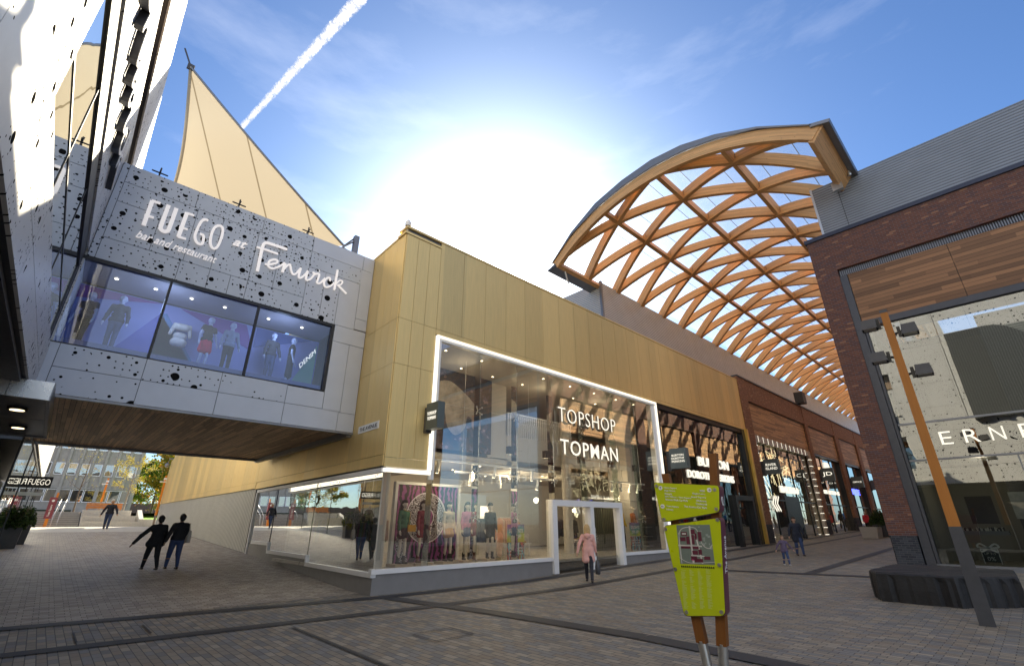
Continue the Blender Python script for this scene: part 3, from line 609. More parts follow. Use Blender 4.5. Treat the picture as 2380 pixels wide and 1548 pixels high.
SG=thing('wall_sign','white raised capitals and script with the words bar and restaurant on the grey bridge','sign',(3,15,9.5))
mb.build('large_lettering',M['sign_white_glow'],SG)
mb=MB()
st(l2,[(810,415),(560,330),(400,280),(330,300),(290,400),(190,870)],[.09]*21,True); st(l2,[(175,365),(340,410),(620,510)],.06)
st(l2,[(350,720),(480,720),(600,690),(600,640),(530,625),(440,660),(420,760),(500,810),(640,770),(760,690)],.062,True)
st(l2,[(770,700),(710,890)],.085);st(l2,[(740,830),(800,760),(870,730),(890,830),(930,930),(1000,910),(1080,820)],.062,True)
st(l2,[(1095,800),(1050,980),(1100,1000),(1200,920),(1240,860)],.066,True);st(l2,[(1240,870),(1200,1040),(1290,1030),(1380,920),(1340,890)],.062,True)
st(l2,[(1380,930),(1480,930),(1430,1100),(1500,1110),(1600,1010)],.062,True); st(l2,[(1480,860),(1490,862)],.075)
st(l2,[(1700,1070),(1700,1010),(1640,1010),(1580,1090),(1600,1190),(1700,1180),(1790,1110)],.062,True)
st(l2,[(1860,840),(1790,1260)],.07);st(l2,[(1830,1130),(1900,1060),(1960,1080),(1930,1140),(1850,1160)],.05,True);st(l2,[(1860,1150),(2040,1335)],.07)
mb.build('script_lettering',M['sign_white_glow'],SG)
mb=MB(); text(mb,'bar and restaurant',(-.12,14.985,9.03),(1,0,-.02),(0,0,1),1.96,.24,.0,.03,0,.35); mb.build('tagline_lettering',M['sign_white_glow'],SG); mb=MB(); text(mb,'at',(2.13,14.985,9.78),(1,0,0),(0,0,1),.40,.26,.015,.03,0,.4); mb.build('small_lettering',M['sign_white_glow'],SG)
for i,x in enumerate((-.09,2.06,4.31)):
    o=thing('cable_bracket',['black cross bracket on the bridge parapet nearest the white wall','black cross bracket on the bridge parapet above the letter O','black cross bracket on the bridge parapet above the large script'][i],'bracket',(x,15.25,11.2),group='cross brackets on the bridge parapet')
    b=MB(); b.box(x-.02,x+.02,15.23,15.27,11.1,11.62); b.tube([(x-.2,15.25,11.44),(x+.2,15.25,11.44)],.022,6); b.tube([(x,15.05,11.44),(x,15.45,11.44)],.022,6); b.build('cross',M['dark'],o)
    b=MB(); b.tube([(x-.65,15.25,11.22),(x-.05,15.25,11.32),(x+.5,15.25,11.2)],.006,4); b.build('wire',M['dark'],o)
o=thing('sail_bracket','grey steel bracket holding the low corner of the shade sail','bracket',(6.6,16.6,11.2))
b=MB(); b.box(6.52,6.72,16.5,16.7,11.1,12.95); b.tube([(6.55,16.6,12.7),(6.1,16.6,12.2),(6.1,16.6,11.1)],.04,6); b.tube([(6.5,16.6,12.1),(6.15,16.6,12.2)],.03,6); b.build('post',M['midgrey'],o)

# ------------------------------------------------------------ shade sail
def sail():
    A=Vector((-.35,20,20.1)); B=Vector((6.3,17,12.55)); C=Vector((.3,24,12.2)); n=24; V=[];F=[];idx={}
    for i in range(n+1):
        for j in range(n+1-i):
            a=i/n;b_=j/n;c=1-a-b_
            p=A*a+B*b_+C*c; cen=(A+B+C)/3
            # edges sag inwards
            w=4*(a*b_*.035+ b_*c*.06 + a*c*.115); 
            e=(a*b_*4)*(1-c)**3*.03+(b_*c*4)*(1-a)**3*.05+(a*c*4)*(1-b_)**3*.22
            p=p+(cen-p)*e; idx[i,j]=len(V); V.append(p)
    for i in range(n):
        for j in range(n-i):
            F.append((idx[i,j],idx[i+1,j],idx[i,j+1]))
            if j<n-i-1: F.append((idx[i+1,j],idx[i+1,j+1],idx[i,j+1]))
    t=NT('cream_sailcloth'); x,y,z=t.xyz(); u=t.ma('ADD',t.ma('MULTIPLY',x,.93),t.ma('MULTIPLY',z,.42)); fr=t.ma('FRACT',t.ma('DIVIDE',u,1.15)); seam=t.ma('LESS_THAN',fr,.035)
    c=t.mix(seam,(.46,.42,.35),(.26,.22,.16)); nz=t.noise(2,4).outputs[0]; 
    d=t.n('BsdfDiffuse',{'Color':c}); tr=t.n('BsdfTranslucent',{'Color':t.mix(seam,(.31,.265,.20),(.15,.12,.08))}); mx=t.n('MixShader',{0:.45,1:d.outputs[0],2:tr.outputs[0]}); t.set(t.out.inputs[0],mx.outputs[0])
    o=thing('shade_sail','large triangular cream fabric sail rising above the bridge roof','sail',(3,18,12.2))
    mb=MB(); mb.add(V,F,0,True); mb.build('cloth',t.m,o)
    b=MB(); e1=[V[idx[i,n-i]] for i in range(n+1)]; e2=[V[idx[i,0]] for i in range(n+1)]; b.tube(e1,.05,6); b.tube(e2,.07,6,1); b.build('edge_cable',[M['midgrey'],plain('sail_hem',(.45,.38,.28),.8,0,.05,4)],o)
    b=MB(); b.box(A.x-.13,A.x+.13,A.y-.04,A.y+.04,A.z-.15,A.z+.15); b.tube([A,(-.75,20,20.1+.8)],.035,6); b.tube([B,(6.55,16.6,12.85)],.03,6); b.build('corner_fitting',M['darkgrey'],o)
sail()

# ------------------------------------------------------------ white department store on the left
DS=thing('department_store','tall white perforated panel building rising on the left','building',(-1,10,0))
b=MB(); P=[]
def upanels(us,zs):
    for a,c in zip(us,us[1:]):
        for z0,z1 in zip(zs,zs[1:]): P.append((a,c,z0,z1))
upanels([-20,-17.6,-15.3,-13.2,-11.4,-9.49],[4.48,5.67,7.0,8.26,10.1,12.0,15,18])
upanels([-9.49,-7.3,-4.6,-2.2,0],[4.48,5.0,5.67]); upanels([-9.49,-7.1,-4.8,-2.4,0,2.3],[8.26,10.1,11.9])
upanels([0,5,10,15,20,25,30,35],[4.6,6.5,8.2,10.1,11.9])
upanels([-9.49,-6,-2,2,6,10.4],[13.25,17.75])
panels(b,FL,P,.010,.04); b.build('perforated_cladding',M['perf_white'],DS)
b=MB(); FL.box(b,-20,-9.5,-.5,-.005,4.5,18); FL.box(b,-9.5,0,-.7,-.005,4.5,5.66); FL.box(b,-9.5,10.4,-.7,-.005,8.27,11.88); FL.box(b,-9.5,10.4,-1.2,-.005,13.27,17.7); FL.box(b,-9.5,10.4,-2.5,-.62,11.88,13.27); FL.box(b,9.9,36,-3,-.005,4.6,11.9)
FL.box(b,-20,0,-12,-.5,4.5,4.62); b.box(-14,-1.6,-5,25,17.4,17.7); b.build('wall_core',M['darkgrey'],DS)
b=MB(); FL.box(b,-9.49,10.4,-.61,-.02,12.0,12.02); FL.box(b,-9.49,10.4,-.615,-.60,12.03,13.26); b.build('brown_recess',plain('brown_recess_panel',(.30,.22,.16),.5,0,.2,2),DS)
b=MB(); FL.box(b,-9.48,0,-.7,-.0,7.72,8.25); b.build('window_head',M['midgrey'] if False else plain('grey_window_head',(.035,.034,.034),.5,.2,.1,2),DS)
b=MB(); FL.box(b,-9.48,0,-.5,-.05,7.25,7.71); FL.box(b,-9.48,0,-.06,-.02,6.48,6.52) ; FL.box(b,-7.2,-7.16,-.06,-.02,5.68,7.71); FL.box(b,-4.2,-4.16,-.06,-.02,5.68,7.71); FL.box(b,-.3,-.05,-.36,-.01,5.68,7.71); b.build('ribbon_window_frame',M['dark'],DS)
b=MB(); FL.quad(b,-9.48,-.05,-.03,5.67,7.71); b.build('ribbon_window_glass',glass('mirror_tint_glass',(.25,.27,.25),1.6,.24,.05,.8),DS)
b=MB(); FL.box(b,-9.5,-9.44,-.34,.03,5.68,8.2); b.build('window_reveal',M['panel_white'],DS)
t=NT('dark_mesh_screen'); x,y,z=t.xyz(); vo=t.n('TexVoronoi',{'Vector':t.comb(y,t.ma('MULTIPLY',z,1.6),0),'Scale':7,'Randomness':.05},voronoi_dimensions='2D').outputs['Distance']
t.bsdf(t.mix(t.ma('LESS_THAN',vo,.30),(.05,.052,.055),(.20,.21,.20)),.5,.3,.4); M['mesh']=t.m
b=MB(); arc=[(1.4,8.75),(1.4,15.5),(-1.0,15.5)]+[(-1.0-3.2*math.sin(a),8.9+6.6*math.cos(a)) for a in [R(k) for k in range(8,90,8)]]+[(-4.2,8.75)]
b.prism([(-1.0,y_,z_) for y_,z_ in arc],(.30,0,0)); b.build('mesh_screen',M['mesh'],DS)
b=MB(); b.box(-1.0,-.82,-12,-.9,8.7,15.3); b.build('ribbed_screen',corr('ribbed_mid_grey',(.30,.32,.31),.16),DS)
b=MB(); FL.box(b,-20,-1.5,-8,-.06,4.40,4.475); b.build('entrance_soffit',M['darkgrey'],DS)
# ground floor glazing
b=MB(); FL.box(b,4.4,35,-.06,-.03,.2,4.5); 
b=MB(); FL.quad(b,4.6,35,-.05,.3,4.5); b.build('ground_floor_glass',M['glass_far'],DS)
b=MB()
for u in [4.6,11,17.4,23.8,30.2,35]: FL.box(b,u-.02,u+.02,-.08,-.03,.2,4.5)
FL.box(b,4.6,35,-.1,-.02,4.42,4.52); b.each('glazing_bar',M['dark'],DS)
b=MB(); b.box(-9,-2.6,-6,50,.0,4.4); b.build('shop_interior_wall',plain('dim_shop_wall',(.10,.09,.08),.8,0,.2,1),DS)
FZ=[-3.6,-.95,-.52]
EC=thing('entrance_canopy','flat metal entrance canopy with two oval soffit lights under the white building','canopy',(-2,13.4,4.1))
b=MB(); b.box(-4.5,-2.75,13.38,13.44,4.10,4.47); b.box(-2.74,-1.16,13.38,13.44,4.10,4.47); b.box(-1.15,-.52,13.38,13.44,4.10,4.47); b.build('front_fascia',M['fascia_metal'],EC)
b=MB(); b.box(-.56,-.50,13.445,19.6,4.10,4.47); b.build('side_fascia',M['midgrey'],EC)
b=MB(); b.box(-4.5,-.57,13.45,16.3,4.12,4.2); b.box(-4.5,-.57,16.33,19.55,4.12,4.2); b.box(-4.5,-.5,19.56,19.62,4.08,4.45); b.build('soffit',M['midgrey'],EC)
for i,(x,y) in enumerate([(-1.0,14.8),(-1.05,17.7)]):
    b=MB(); b.cyl((x,y,4.06),.17,.06,20); b.cyl((x,y,4.05),.12,.012,16,1); b.build('soffit_light',[M['dark'],M['warm']],EC)
# FUEGO hanging sign
y=31; p0=onY(145*.3727,(1346*.7212+430*.3727),y)
o=thing('hanging_sign','black sign with five tall white capitals hung at the glass shopfront on the left','sign',(-.45,y,3.4))
zt=onY(338*.3727,970.7+370*.3727,y).z; zb=onY(325*.3727,970.7+438*.3727,y).z
b=MB(); b.box(-.93,-.06,y,y+.08,zb,zt); b.build('board',M['dark'],o)
b=MB(); text(b,'FUEGO',(-.84,y-.012,zb+(zt-zb)*.24),(1,0,0),(0,0,1),.72,(zt-zb)*.52,-.01,.01); b.build('lettering',M['litsign'],o)
b=MB(); b.box(-.9,-.2,y+.02,y+.06,zb-.35,zb-.2); b.build('lower_rail',M['steel'],o)
for x in (-.8,-.2): b=MB(); b.tube([(x,y+.04,zt),(x,y+.04,4.5)],.015,6); b.build('hanger',M['steel'],o)
# Fenwick letters on the left wall (same script as on the bridge)
mb=MB(); X0,X1,Z0,Z1=2.85,6.0,9.17,10.32
def st3(pts,w,sm=True,d=.06):
    P=[l2(*p) for p in pts]; P=[Vector((p.x-2.85,0,p.z-9.17)) for p in P]; P=smoothpts(P,4) if sm else P
    Q=[FL.p(-9.3+p.x*2.35,0,8.75+p.z*1.25) for p in P]; ribbon(mb,[q+FL.n*.05 for q in Q],FL.n,w*1.25,.11,1); ribbon(mb,[q+FL.n*.162 for q in Q],FL.n,w*1.35,.012)
st3([(810,415),(560,330),(400,280),(330,300),(290,400),(190,870)],.08); st3([(175,365),(340,410),(620,510)],.06,False)
st3([(350,720),(480,720),(600,690),(600,640),(530,625),(440,660),(420,760),(500,810),(640,770),(760,690)],.062)
st3([(770,700),(710,890)],.085,False);st3([(740,830),(800,760),(870,730),(890,830),(930,930),(1000,910),(1080,820)],.062)
st3([(1095,800),(1050,980),(1100,1000),(1200,920),(1240,860)],.066);st3([(1240,870),(1200,1040),(1290,1030),(1380,920),(1340,890)],.062)
st3([(1380,930),(1480,930),(1430,1100),(1500,1110),(1600,1010)],.062); st3([(1480,860),(1490,862)],.075,False)
st3([(1700,1070),(1700,1010),(1640,1010),(1580,1090),(1600,1190),(1700,1180),(1790,1110)],.062)
st3([(1860,840),(1790,1260)],.07,False);st3([(1830,1130),(1900,1060),(1960,1080),(1930,1140),(1850,1160)],.05);st3([(1860,1150),(2040,1335)],.07,False)
tag(mb.build('wall_sign',[M['white'],M['darkgrey']]),'raised white script lettering standing off the white perforated wall','sign')
# ------------------------------------------------------------ timber gridshell canopy over the avenue
YC,ZC=9.2,7.8
TC=thing('timber_canopy','arched lattice canopy of curved golden timber beams over the avenue','canopy',(19.3,9.2,16.5))
def beam(parent,path,rad_fn,depth,width,name='beam',zid=0,mat='glulam'):
    # path of points on the inner surface, rad_fn gives the outward direction
    n=len(path); V=[];A=[]; L=0
    for i,p in enumerate(path):
        t=(path[min(i+1,n-1)]-path[max(i-1,0)]).normalized(); r=rad_fn(p); s=t.cross(r).normalized()*width/2
        if i: L+=(p-path[i-1]).length
        for a,b,c in ((-1,0,0),(1,0,0),(1,1,depth),(-1,1,depth)): V.append(p+s*a+r*c); A.append((L,c,zid))
    F=[]
    for i in range(n-1):
        for k in range(4): a=i*4+k; b=i*4+(k+1)%4; F.append((a,b,b+4,a+4))
    F+= [(3,2,1,0),(4*n-4,4*n-3,4*n-2,4*n-1)]
    mb=MB(); mb.add(V,F); o=mb.build(name,M[mat],parent)
    at=o.data.attributes.new('gl','FLOAT_VECTOR','POINT'); at.data.foreach_set('vector',np.array(A,dtype=np.float32).ravel()+np.array([zid*3.7,0,0]*len(A),dtype=np.float32)); return o
def rad(p): return Vector((0,p.y-YC,p.z-ZC)).normalized()
def onarc(x,y,Rr=11.1): return Vector((x,y,ZC+math.sqrt(max(.01,Rr*Rr-(y-YC)**2))))
YL,YR=16.12,2.28; bay=3.07; step=bay/2
def nodex(k): return 19.08+bay*k
XE=92
idb=0
for sgn in (1,-1):
    for k in range(-3,26):
        x0=nodex(k) if sgn>0 else nodex(k+0)   # at the left springing
        pts=[]
        for i in range(29):
            f=i/28; y=YL+(YR-YL)*f; x=x0+sgn*4*step*f
            if x>=19.30 and x<=XE: pts.append(onarc(x,y,11.1+.02*(sgn>0)))
        if len(pts)>3:
            if sgn>0 and x0<19.3: f=(19.3-x0)/(4*step); pts.insert(0,onarc(19.3,YL+(YR-YL)*f,11.12))
            if sgn<0: f=(x0-19.3)/(4*step); (pts.append(onarc(19.3,YL+(YR-YL)*f,11.1)) if 0<f<1 else None)
            idb+=1; beam(TC,pts,rad,.56,.23,'beam',idb)
for y in (12.6,9.15,5.75):
    pts=[onarc(19.4+i*(XE-19.4)/30,y,11.13) for i in range(31)]; idb+=1; beam(TC,pts,rad,.46,.22,'purlin',idb)
idb+=1; beam(TC,[onarc(19.18,YL+.05+(YR-YL-.1)*i/40,11.03) for i in range(41)],rad,.60,.24,'front_arch',idb)
idb+=1; beam(TC,[Vector((19.1+i*(XE-19.1)/12,2.30,16.28)) for i in range(13)],lambda p:Vector((0,-.62,.78)),.74,.24,'eave_beam',idb)
idb+=1; beam(TC,[Vector((19.1+i*(XE-19.1)/12,16.12,16.36)) for i in range(13)],lambda p:Vector((0,.5,.86)),.45,.26,'eave_beam',idb)
# bolts at the joints near the front
b=MB()
for j in range(0,8):
    for (yy,off) in ((12.6,.5),(9.15,1.0),(5.75,.5)):
        x=nodex(j)+bay*off
        for q in range(6):
            for sg in (1,-1):
                p=onarc(x+sg*(.28+.1*(q%2)),yy-.25-.05*(q%2),11.2+.1*(q//2)); b.ball(p+Vector((-.10,0,0)),.022,n=3)
tag(b.build('joint_bolts',M['darkgrey'],TC),None,kind='stuff')
# glass roof with its rails, metal verge and gutter
b=MB(); ny=16
for i in range(ny):
    ya=YL+(YR-YL)*i/ny; yb=YL+(YR-YL)*(i+1)/ny
    p=[onarc(19.2,ya,11.72),onarc(XE,ya,11.72),onarc(XE,yb,11.72),onarc(19.2,yb,11.72)]; b.quad(*p)
b.build('glass_roof',M['roofglass'],TC)
b=MB()
for i in range(1,ny,2):
    y=YL+(YR-YL)*i/ny; b.tube([onarc(19.2,y,11.70),onarc(XE,y,11.70)],.018,4)
b.each('glazing_rail',M['midgrey'],TC)
b=MB(); prof=[(16.55,16.72),(14.9,18.15),(13.0,19.22),(11.1,19.72),(9.2,19.93),(7.5,19.75),(5.8,19.22),(4.0,18.35),(2.1,17.05)]
for (ya,za),(yb,zb) in zip(prof,prof[1:]):
    q=lambda y:ZC+math.sqrt(11.66**2-(y-YC)**2) if abs(y-YC)<11.6 else za
    la,lb=min(za-.06,q(ya)),min(zb-.06,q(yb))
    b.prism([(18.95,ya,la),(18.95,yb,lb),(18.95,yb,zb),(18.95,ya,za)],(.06,0,0))
    b.quad((18.95,ya,za),(18.95,yb,zb),(19.9,yb,zb),(19.9,ya,za))
b.build('metal_verge',M['midgrey'],TC)
b=MB()
b.prism([(18.95,2.15,17.08),(18.95,1.45,16.86),(18.95,1.5,16.72),(18.95,2.15,16.92)],(XE-18.95,0,0)); b.prism([(18.95,16.3,16.55),(18.95,16.9,16.35),(18.95,16.9,16.25),(18.95,16.3,16.40)],(XE-18.95,0,0))
b.each('metal_gutter',M['midgrey'],TC)
b=MB()
b.box(22.8,23.0,2.1,2.5,16.0,16.4); b.build('support_bracket',M['steel'],TC); b=MB(); b.tube([(23.0,1.75,16.85),(23.05,1.75,16.6)],.08,10); b.build('gutter_outlet',M['steel'],TC); b=MB(); b.tube([(19.8,16.2,16.3),(20.2,16.3,15.6)],.05,8); b.build('strut',M['steel'],TC)

# ------------------------------------------------------------ brick terrace of shops on the left of the avenue
def terrace(T,F,piers,xend,brick,glass,depth=6,ztop=11.75,i0=0):
    b=MB(); bd=MB()
    for a,c in piers:
        g0=gz(F.p(a,0,0).x,F.p(a,0,0).y); F.box(b,a,c,-.55,.09,g0+1.15,ztop); F.box(bd,a,c,-.55,.092,-.3,g0+1.15)
    b.each('brick_pier',M[brick],T); bd.each('dark_pier_base',M['brick_dark'],T)
    bays=[(p[1],q[0]) for p,q in zip(piers,piers[1:])]
    b=MB()
    for a,c in bays: F.box(b,a,c,-.55,.06,10.15,ztop)
    b.each('brick_lintel',M[brick],T)
    b=MB(); F.box(b,piers[0][0]-.03,piers[-1][1]+.03,-.6,.14,ztop,ztop+.12); b.build('coping',M['darkgrey'],T)
    for i,(a,c) in enumerate(bays):
        b=MB(); F.box(b,a+.08,c-.08,-.5,-.06,7.72,10.06); b.build('timber_panel',M['cedar_slat'],T)
        b=MB(); F.box(b,a,c,-.5,-.03,10.07,10.15); F.box(b,a,a+.07,-.5,-.03,7.7,10.06); F.box(b,c-.07,c,-.5,-.03,7.7,10.06); F.box(b,a,c,-.5,-.10,7.52,7.71); F.box(b,a,a+.09,-.5,-.12,.1,7.5); F.box(b,c-.09,c,-.5,-.12,.1,7.5)
        n=max(2,round((c-a)/2.6))
        for k in range(1,n): u=a+(c-a)*k/n; F.box(b,u-.03,u+.03,-.42,-.30,.1,7.5)
        F.box(b,a,c,-.42,-.29,3.3,3.4); b.build('shopfront_frame',M['dark'],T)
        b=MB(); F.quad(b,a+.09,c-.09,-.36,.1,7.5); b.build('shopfront_glass',M[glass],T)
    # interior shell
    a,c=piers[i0][0],piers[-1][1]
    b=MB(); b.obox(F.p(a,-depth,0),F.d*(c-a),F.n*-.1,(0,0,7.5)); b.obox(F.p(a,-depth,7.55),F.d*(c-a),F.n*(depth-.56),(0,0,.1)); b.obox(F.p(a,-depth,3.6),F.d*(c-a),F.n*(depth-1.5),(0,0,.15))
    for p,q in piers[1:-1]: F.box(b,(p+q)/2-.05,(p+q)/2+.05,-depth,-.56,0,7.5)
    b.build('interior_wall',plain('shop_interior_beige',(.33,.28,.23),.7,0,.1,2),T)
    b=MB(); b.obox(F.p(a,-14,0),F.d*(c-a),F.n*.1,(0,0,11.6)); F.box(b,a,c,-14,-.56,11.5,11.6); b.build('rear_wall',M['darkgrey'],T)
    return bays
# bay next to the gold building (glass with portal)
PT=thing('shopfront_bay','tall glass shopfront with dark portal doors below the gold panels','shopfront',(22.4,12.62,.3))
b=MB(); FS.box(b,22.42,22.75,-.5,.0,-.2,7.8); FS.box(b,33.7,34.15,-.5,.0,-.2,7.8); FS.box(b,22.75,33.7,-.5,-.05,7.55,7.79); FS.box(b,30.7,31.0,-.4,.05,.2,3.4);FS.box(b,33.2,33.5,-.4,.05,.2,3.4);FS.box(b,31.0,33.2,-.4,.05,3.1,3.4)
b.build('dark_portal',M['dark'],PT)
b=MB()
for a,c in [(22.75,24.8),(24.81,26.9),(26.91,29),(29.01,31.1),(31.11,33.7)]:
    for z0,z1 in [(.3,3.5),(3.51,5.5),(5.51,7.55)]: FS.quad(b,a,c,-.2,z0,z1)
b.each('glass_pane',M['glass_far'],PT)
b=MB(); 
for x in (24.8,26.9,29,31.1): FS.box(b,x-.012,x+.012,-.5,-.21,.3,7.5)
b.build('glass_fins',glass('bay_fin_glass',(.7,.78,.75),1.0,.06),PT)
b=MB(); FS.box(b,34.14,34.36,-.2,.18,.1,7.85); b.build('brass_post',M['gold2'],PT)
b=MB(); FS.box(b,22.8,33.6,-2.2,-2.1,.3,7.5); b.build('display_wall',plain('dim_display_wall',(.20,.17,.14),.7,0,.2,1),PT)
for s,u0,W,z,H,lab in [('BURTON',26.9,4.0,4.86,.52,'upper, shorter row of white letters on the glass behind the map board'),('DOROTHY PERKINS',25.4,6.0,4.12,.42,'lower, longer row of white letters on the glass behind the map board')]:
    mb=MB(); wall_text(FS,mb,s,u0,z,H,W,-.195,.06,.01); tag(mb.build('shop_sign',M['litsign']),lab,'sign')
BT=thing('brick_terrace','brown brick shop terrace with timber panels over tall windows along the avenue','building',(34.4,12.62,.5))
piers=[(34.40,35.72),(48.45,49.25),(57.9,59.2),(66.5,67.8),(76.2,77.2),(86,87.2)]
terrace(BT,FS,piers,87,'brick_far','glass_far')
b=MB(); FS.box(b,35.8,36.2,-.28,-.04,.3,7.70); FS.box(b,48.0,48.44,-.28,-.04,.3,7.70); FS.box(b,36.2,48.0,-.28,-.04,7.25,7.70)
for k in range(13): FS.box(b,35.79,36.21,-.27,-.035,.9+k*.55,.93+k*.55) if k<12 else None
b.build('pale_tile_surround',plain('pale_tile',(.50,.45,.40),.5,0,.08,3),BT)
b=MB()
for k in range(12): FS.box(b,35.79,36.21,-.20,-.03,.9+k*.55,.94+k*.55); FS.box(b,47.99,48.45,-.20,-.03,.9+k*.55,.94+k*.55)
for k in range(12): FS.box(b,36.6+k*.95,36.64+k*.95,-.2,-.03,7.25,7.70)
b.each('lit_joint',M['led'],BT)
mb=MB(); wall_text(FS,mb,'RIVER ISLAND',40.0,3.92,.50,3.9,-.355,.08,.0); tag(mb.build('shop_sign',M['litsign']),'tall narrow white letters over the dark doorway beside the chevrons','sign')
b=MB(); FS.box(b,40.4,43.6,-1.0,-.30,.3,3.7); b.build('dark_doorway',M['dark'],BT)
mb=MB(); wall_text(FS,mb,'JD',52.9,5.9,1.3,1.6,-.355,.12,.03,shear=.2); tag(mb.build('shop_sign',M['litsign']),'huge pair of white letters high on the second brick bay','sign')
mb=MB(); wall_text(FS,mb,'KING OF TRAINERS',51.2,4.28,.34,4.8,-.355,.05,.01); tag(mb.build('shop_sign',M['litsign']),'small row of white letters below the huge pair of letters','sign')
mb=MB(); wall_text(FS,mb,'OFFICE',59.6,4.6,.55,4.5,-.355,.08,.02); tag(mb.build('shop_sign',M['blue_lit']),'glowing blue letters on a far shopfront of the brick terrace','sign')
projecting_sign(35.9,4.92,['RIVER','ISLAND'],'dark box sign with two lines of letters on the first brick pier',1.0,.95,.34,y1=12.4,H=.17)
projecting_sign(49.3,5.25,['JD'],'dark box sign with a pair of bold letters on the second brick pier',1.05,.95,.34,y1=12.4,H=.4)
projecting_sign(59.4,5.15,['OFFICE'],'dark box sign with one small line of letters on the third brick pier',1.05,.95,.34,y1=12.4,H=.15)
projecting_sign(67.9,5.3,[],'farthest dark box sign on the terrace, on the fourth brick pier',1.05,.95,.34,y1=12.4,H=.02)
o=tag(MB().box(47.4,48.3,11.9,12.6,11.87,12.9).build('speaker_box',M['dark']),'black box on the parapet where the brick steps up','box')
# neon sticks in the River Island window
b=MB(); rr=random.Random(3)
for k in range(46):
    cx=rr.gauss(40.6,2.1); cz=rr.gauss(5.6,.65); 
    if cx<36.4 or cx>47.8 or cz<4.1 or cz>7.1: continue
    a=rr.uniform(0,6.28); L=rr.uniform(.5,1.1); d=Vector((math.cos(a)*L,0,math.sin(a)*L)); p=Vector((cx,13.25+rr.random()*.5,cz)); b.tube([p-d,p+d],.024,5)
tag(b.build('tube_light_sculpture',M['warm']),'tangle of lit straight tubes hanging in the first brick bay window','lights')
b=MB()
for k in range(3):
    x=37.6+k*.42; ribbon(b,[FS.p(x+.5,-.25,3.6),FS.p(x,-.25,3.1),FS.p(x+.5,-.25,2.6)],(0,-1,0),.16,.02)
tag(b.build('window_graphic',M['litsign']),'three white chevrons pointing left on the shop glass','graphic')

# ------------------------------------------------------------ brick jeweller building on the right
RB=thing('brick_building','red brick corner building with timber panel and large shop window on the right','building',(23.37,4.16,.2))
YB=-16.5
b=MB(); FR.box(b,-4.16,-3.30,-.6,0,1.34,12.40); FR.box(b,-4.16,34,-.6,.0,12.402,14.12); FR.box(b,9.2,34,-.6,0,-.2,12.4);  b.build('brick_wall',M['brick'],RB)
b=MB(); FR.box(b,-4.1,-3.34,-.59,.0035,-.2,1.335); b.build('dark_brick_base',M['brick_dark'],RB)
b=MB(); b.box(23.32,96,3.9,4.22,14.1,14.28); FR.box(b,-4.24,16,-.4,.08,14.13,14.31); b.build('navy_coping',M['navy'],RB)
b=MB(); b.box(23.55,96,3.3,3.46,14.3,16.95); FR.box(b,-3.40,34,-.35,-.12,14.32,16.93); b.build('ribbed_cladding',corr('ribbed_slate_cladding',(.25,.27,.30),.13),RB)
b=MB(); FR.box(b,-3.47,-3.38,-.3,-.09,14.3,16.98); b.build('corner_trim',M['panel'],RB)
b=MB(); FR.box(b,-2.4,-2.38,-.2,-.11,14.32,16.9); b.build('cladding_joint',M['dark'],RB)
b=MB(); FR.box(b,-3.295,-3.02,-.6,-.06,.2,12.05); FR.box(b,-3.295,16,-.6,-.20,12.08,12.40); FR.box(b,-3.0,16,-.5,-.07,9.5,9.76); FR.box(b,-3.0,-2.92,-.5,-.09,.3,9.49)
b.build('dark_frame',M['navy'] if False else M['darkgrey'],RB)
b=MB(); u=-3.25
while u<8: FR.box(b,u,u+.03,-.19,-.14,12.1,12.39); u+=.075
b.build('louvre',M['midgrey'],RB)
b=MB(); FR.box(b,-3.0,.36,-.5,-.09,9.77,12.06); FR.box(b,.375,4.2,-.5,-.09,9.77,12.06); FR.box(b,4.215,9,-.5,-.09,9.77,12.06); b.each('timber_panel',M['cedar'],RB)
b=MB()
for z0,z1 in [(5.36,9.48)]: FR.quad(b,-2.9,-.85,-.2,z0,z1); FR.quad(b,-.83,2.2,-.2,z0,z1); FR.quad(b,2.22,6,-.2,z0,z1)
b.each('upper_pane',M['glass_right'],RB)
b=MB(); FR.quad(b,-2.9,0,-.2,.45,3.92); FR.quad(b,.02,3,-.2,.45,3.92); FR.quad(b,3.02,6,-.2,.45,3.92); b.each('display_pane',M['glass_right'],RB)
b=MB(); FR.box(b,-2.9,6,-.3,-.15,3.93,3.99); FR.box(b,-2.9,6,-.3,-.15,5.29,5.36); FR.box(b,-3.02,6,-.5,-.08,.25,.44); FR.box(b,-.01,.03,-.25,-.17,.45,3.92); b.each('window_bar',M['midgrey'],RB)
b=MB(); FR.quad(b,-2.9,6,-.19,3.99,5.29); b.build('fascia_glass',M['glass_dark'],RB)
b=MB(); FR.box(b,-2.9,6,-.6,-.4,4.0,5.3); b.build('fascia_backing',M['dark'],RB)
mb=MB(); 
for s,y0,w in [('E',1.80,.33),('R',1.14,.40),('N',.45,.36),('E',-.28,.33),('S',-.95,.36),('T',-1.6,.36),('J',-2.7,.25),('O',-3.3,.42),('N',-4.0,.36),('E',-4.7,.33),('S',-5.3,.36)]: wall_text(FR,mb,s,-y0,4.44,.46,w,-.12,.05,-.006)
tag(mb.build('shop_sign',M['litsign']),'wide spaced white capitals on the glass band of the jeweller shop at right','sign')
b=MB(); FR.box(b,-2.9,6,-4.5,-4.4,.3,9.4); FR.box(b,-2.9,-2.8,-4.4,-.3,.3,9.4); FR.box(b,-2.9,6,-4.4,-.3,.3,.42); b.build('interior_wall',plain('cream_shop_wall',(.22,.21,.18),.7,0,.06,2),RB)
b=MB(); FR.box(b,-2.85,6,-4.4,-.5,3.95,4.0); FR.box(b,-.6,6,-3.2,-3.1,.42,3.9); b.build('shop_ceiling',plain('dark_jeweller_wall',(.035,.035,.04),.6,0,.1,2),RB)
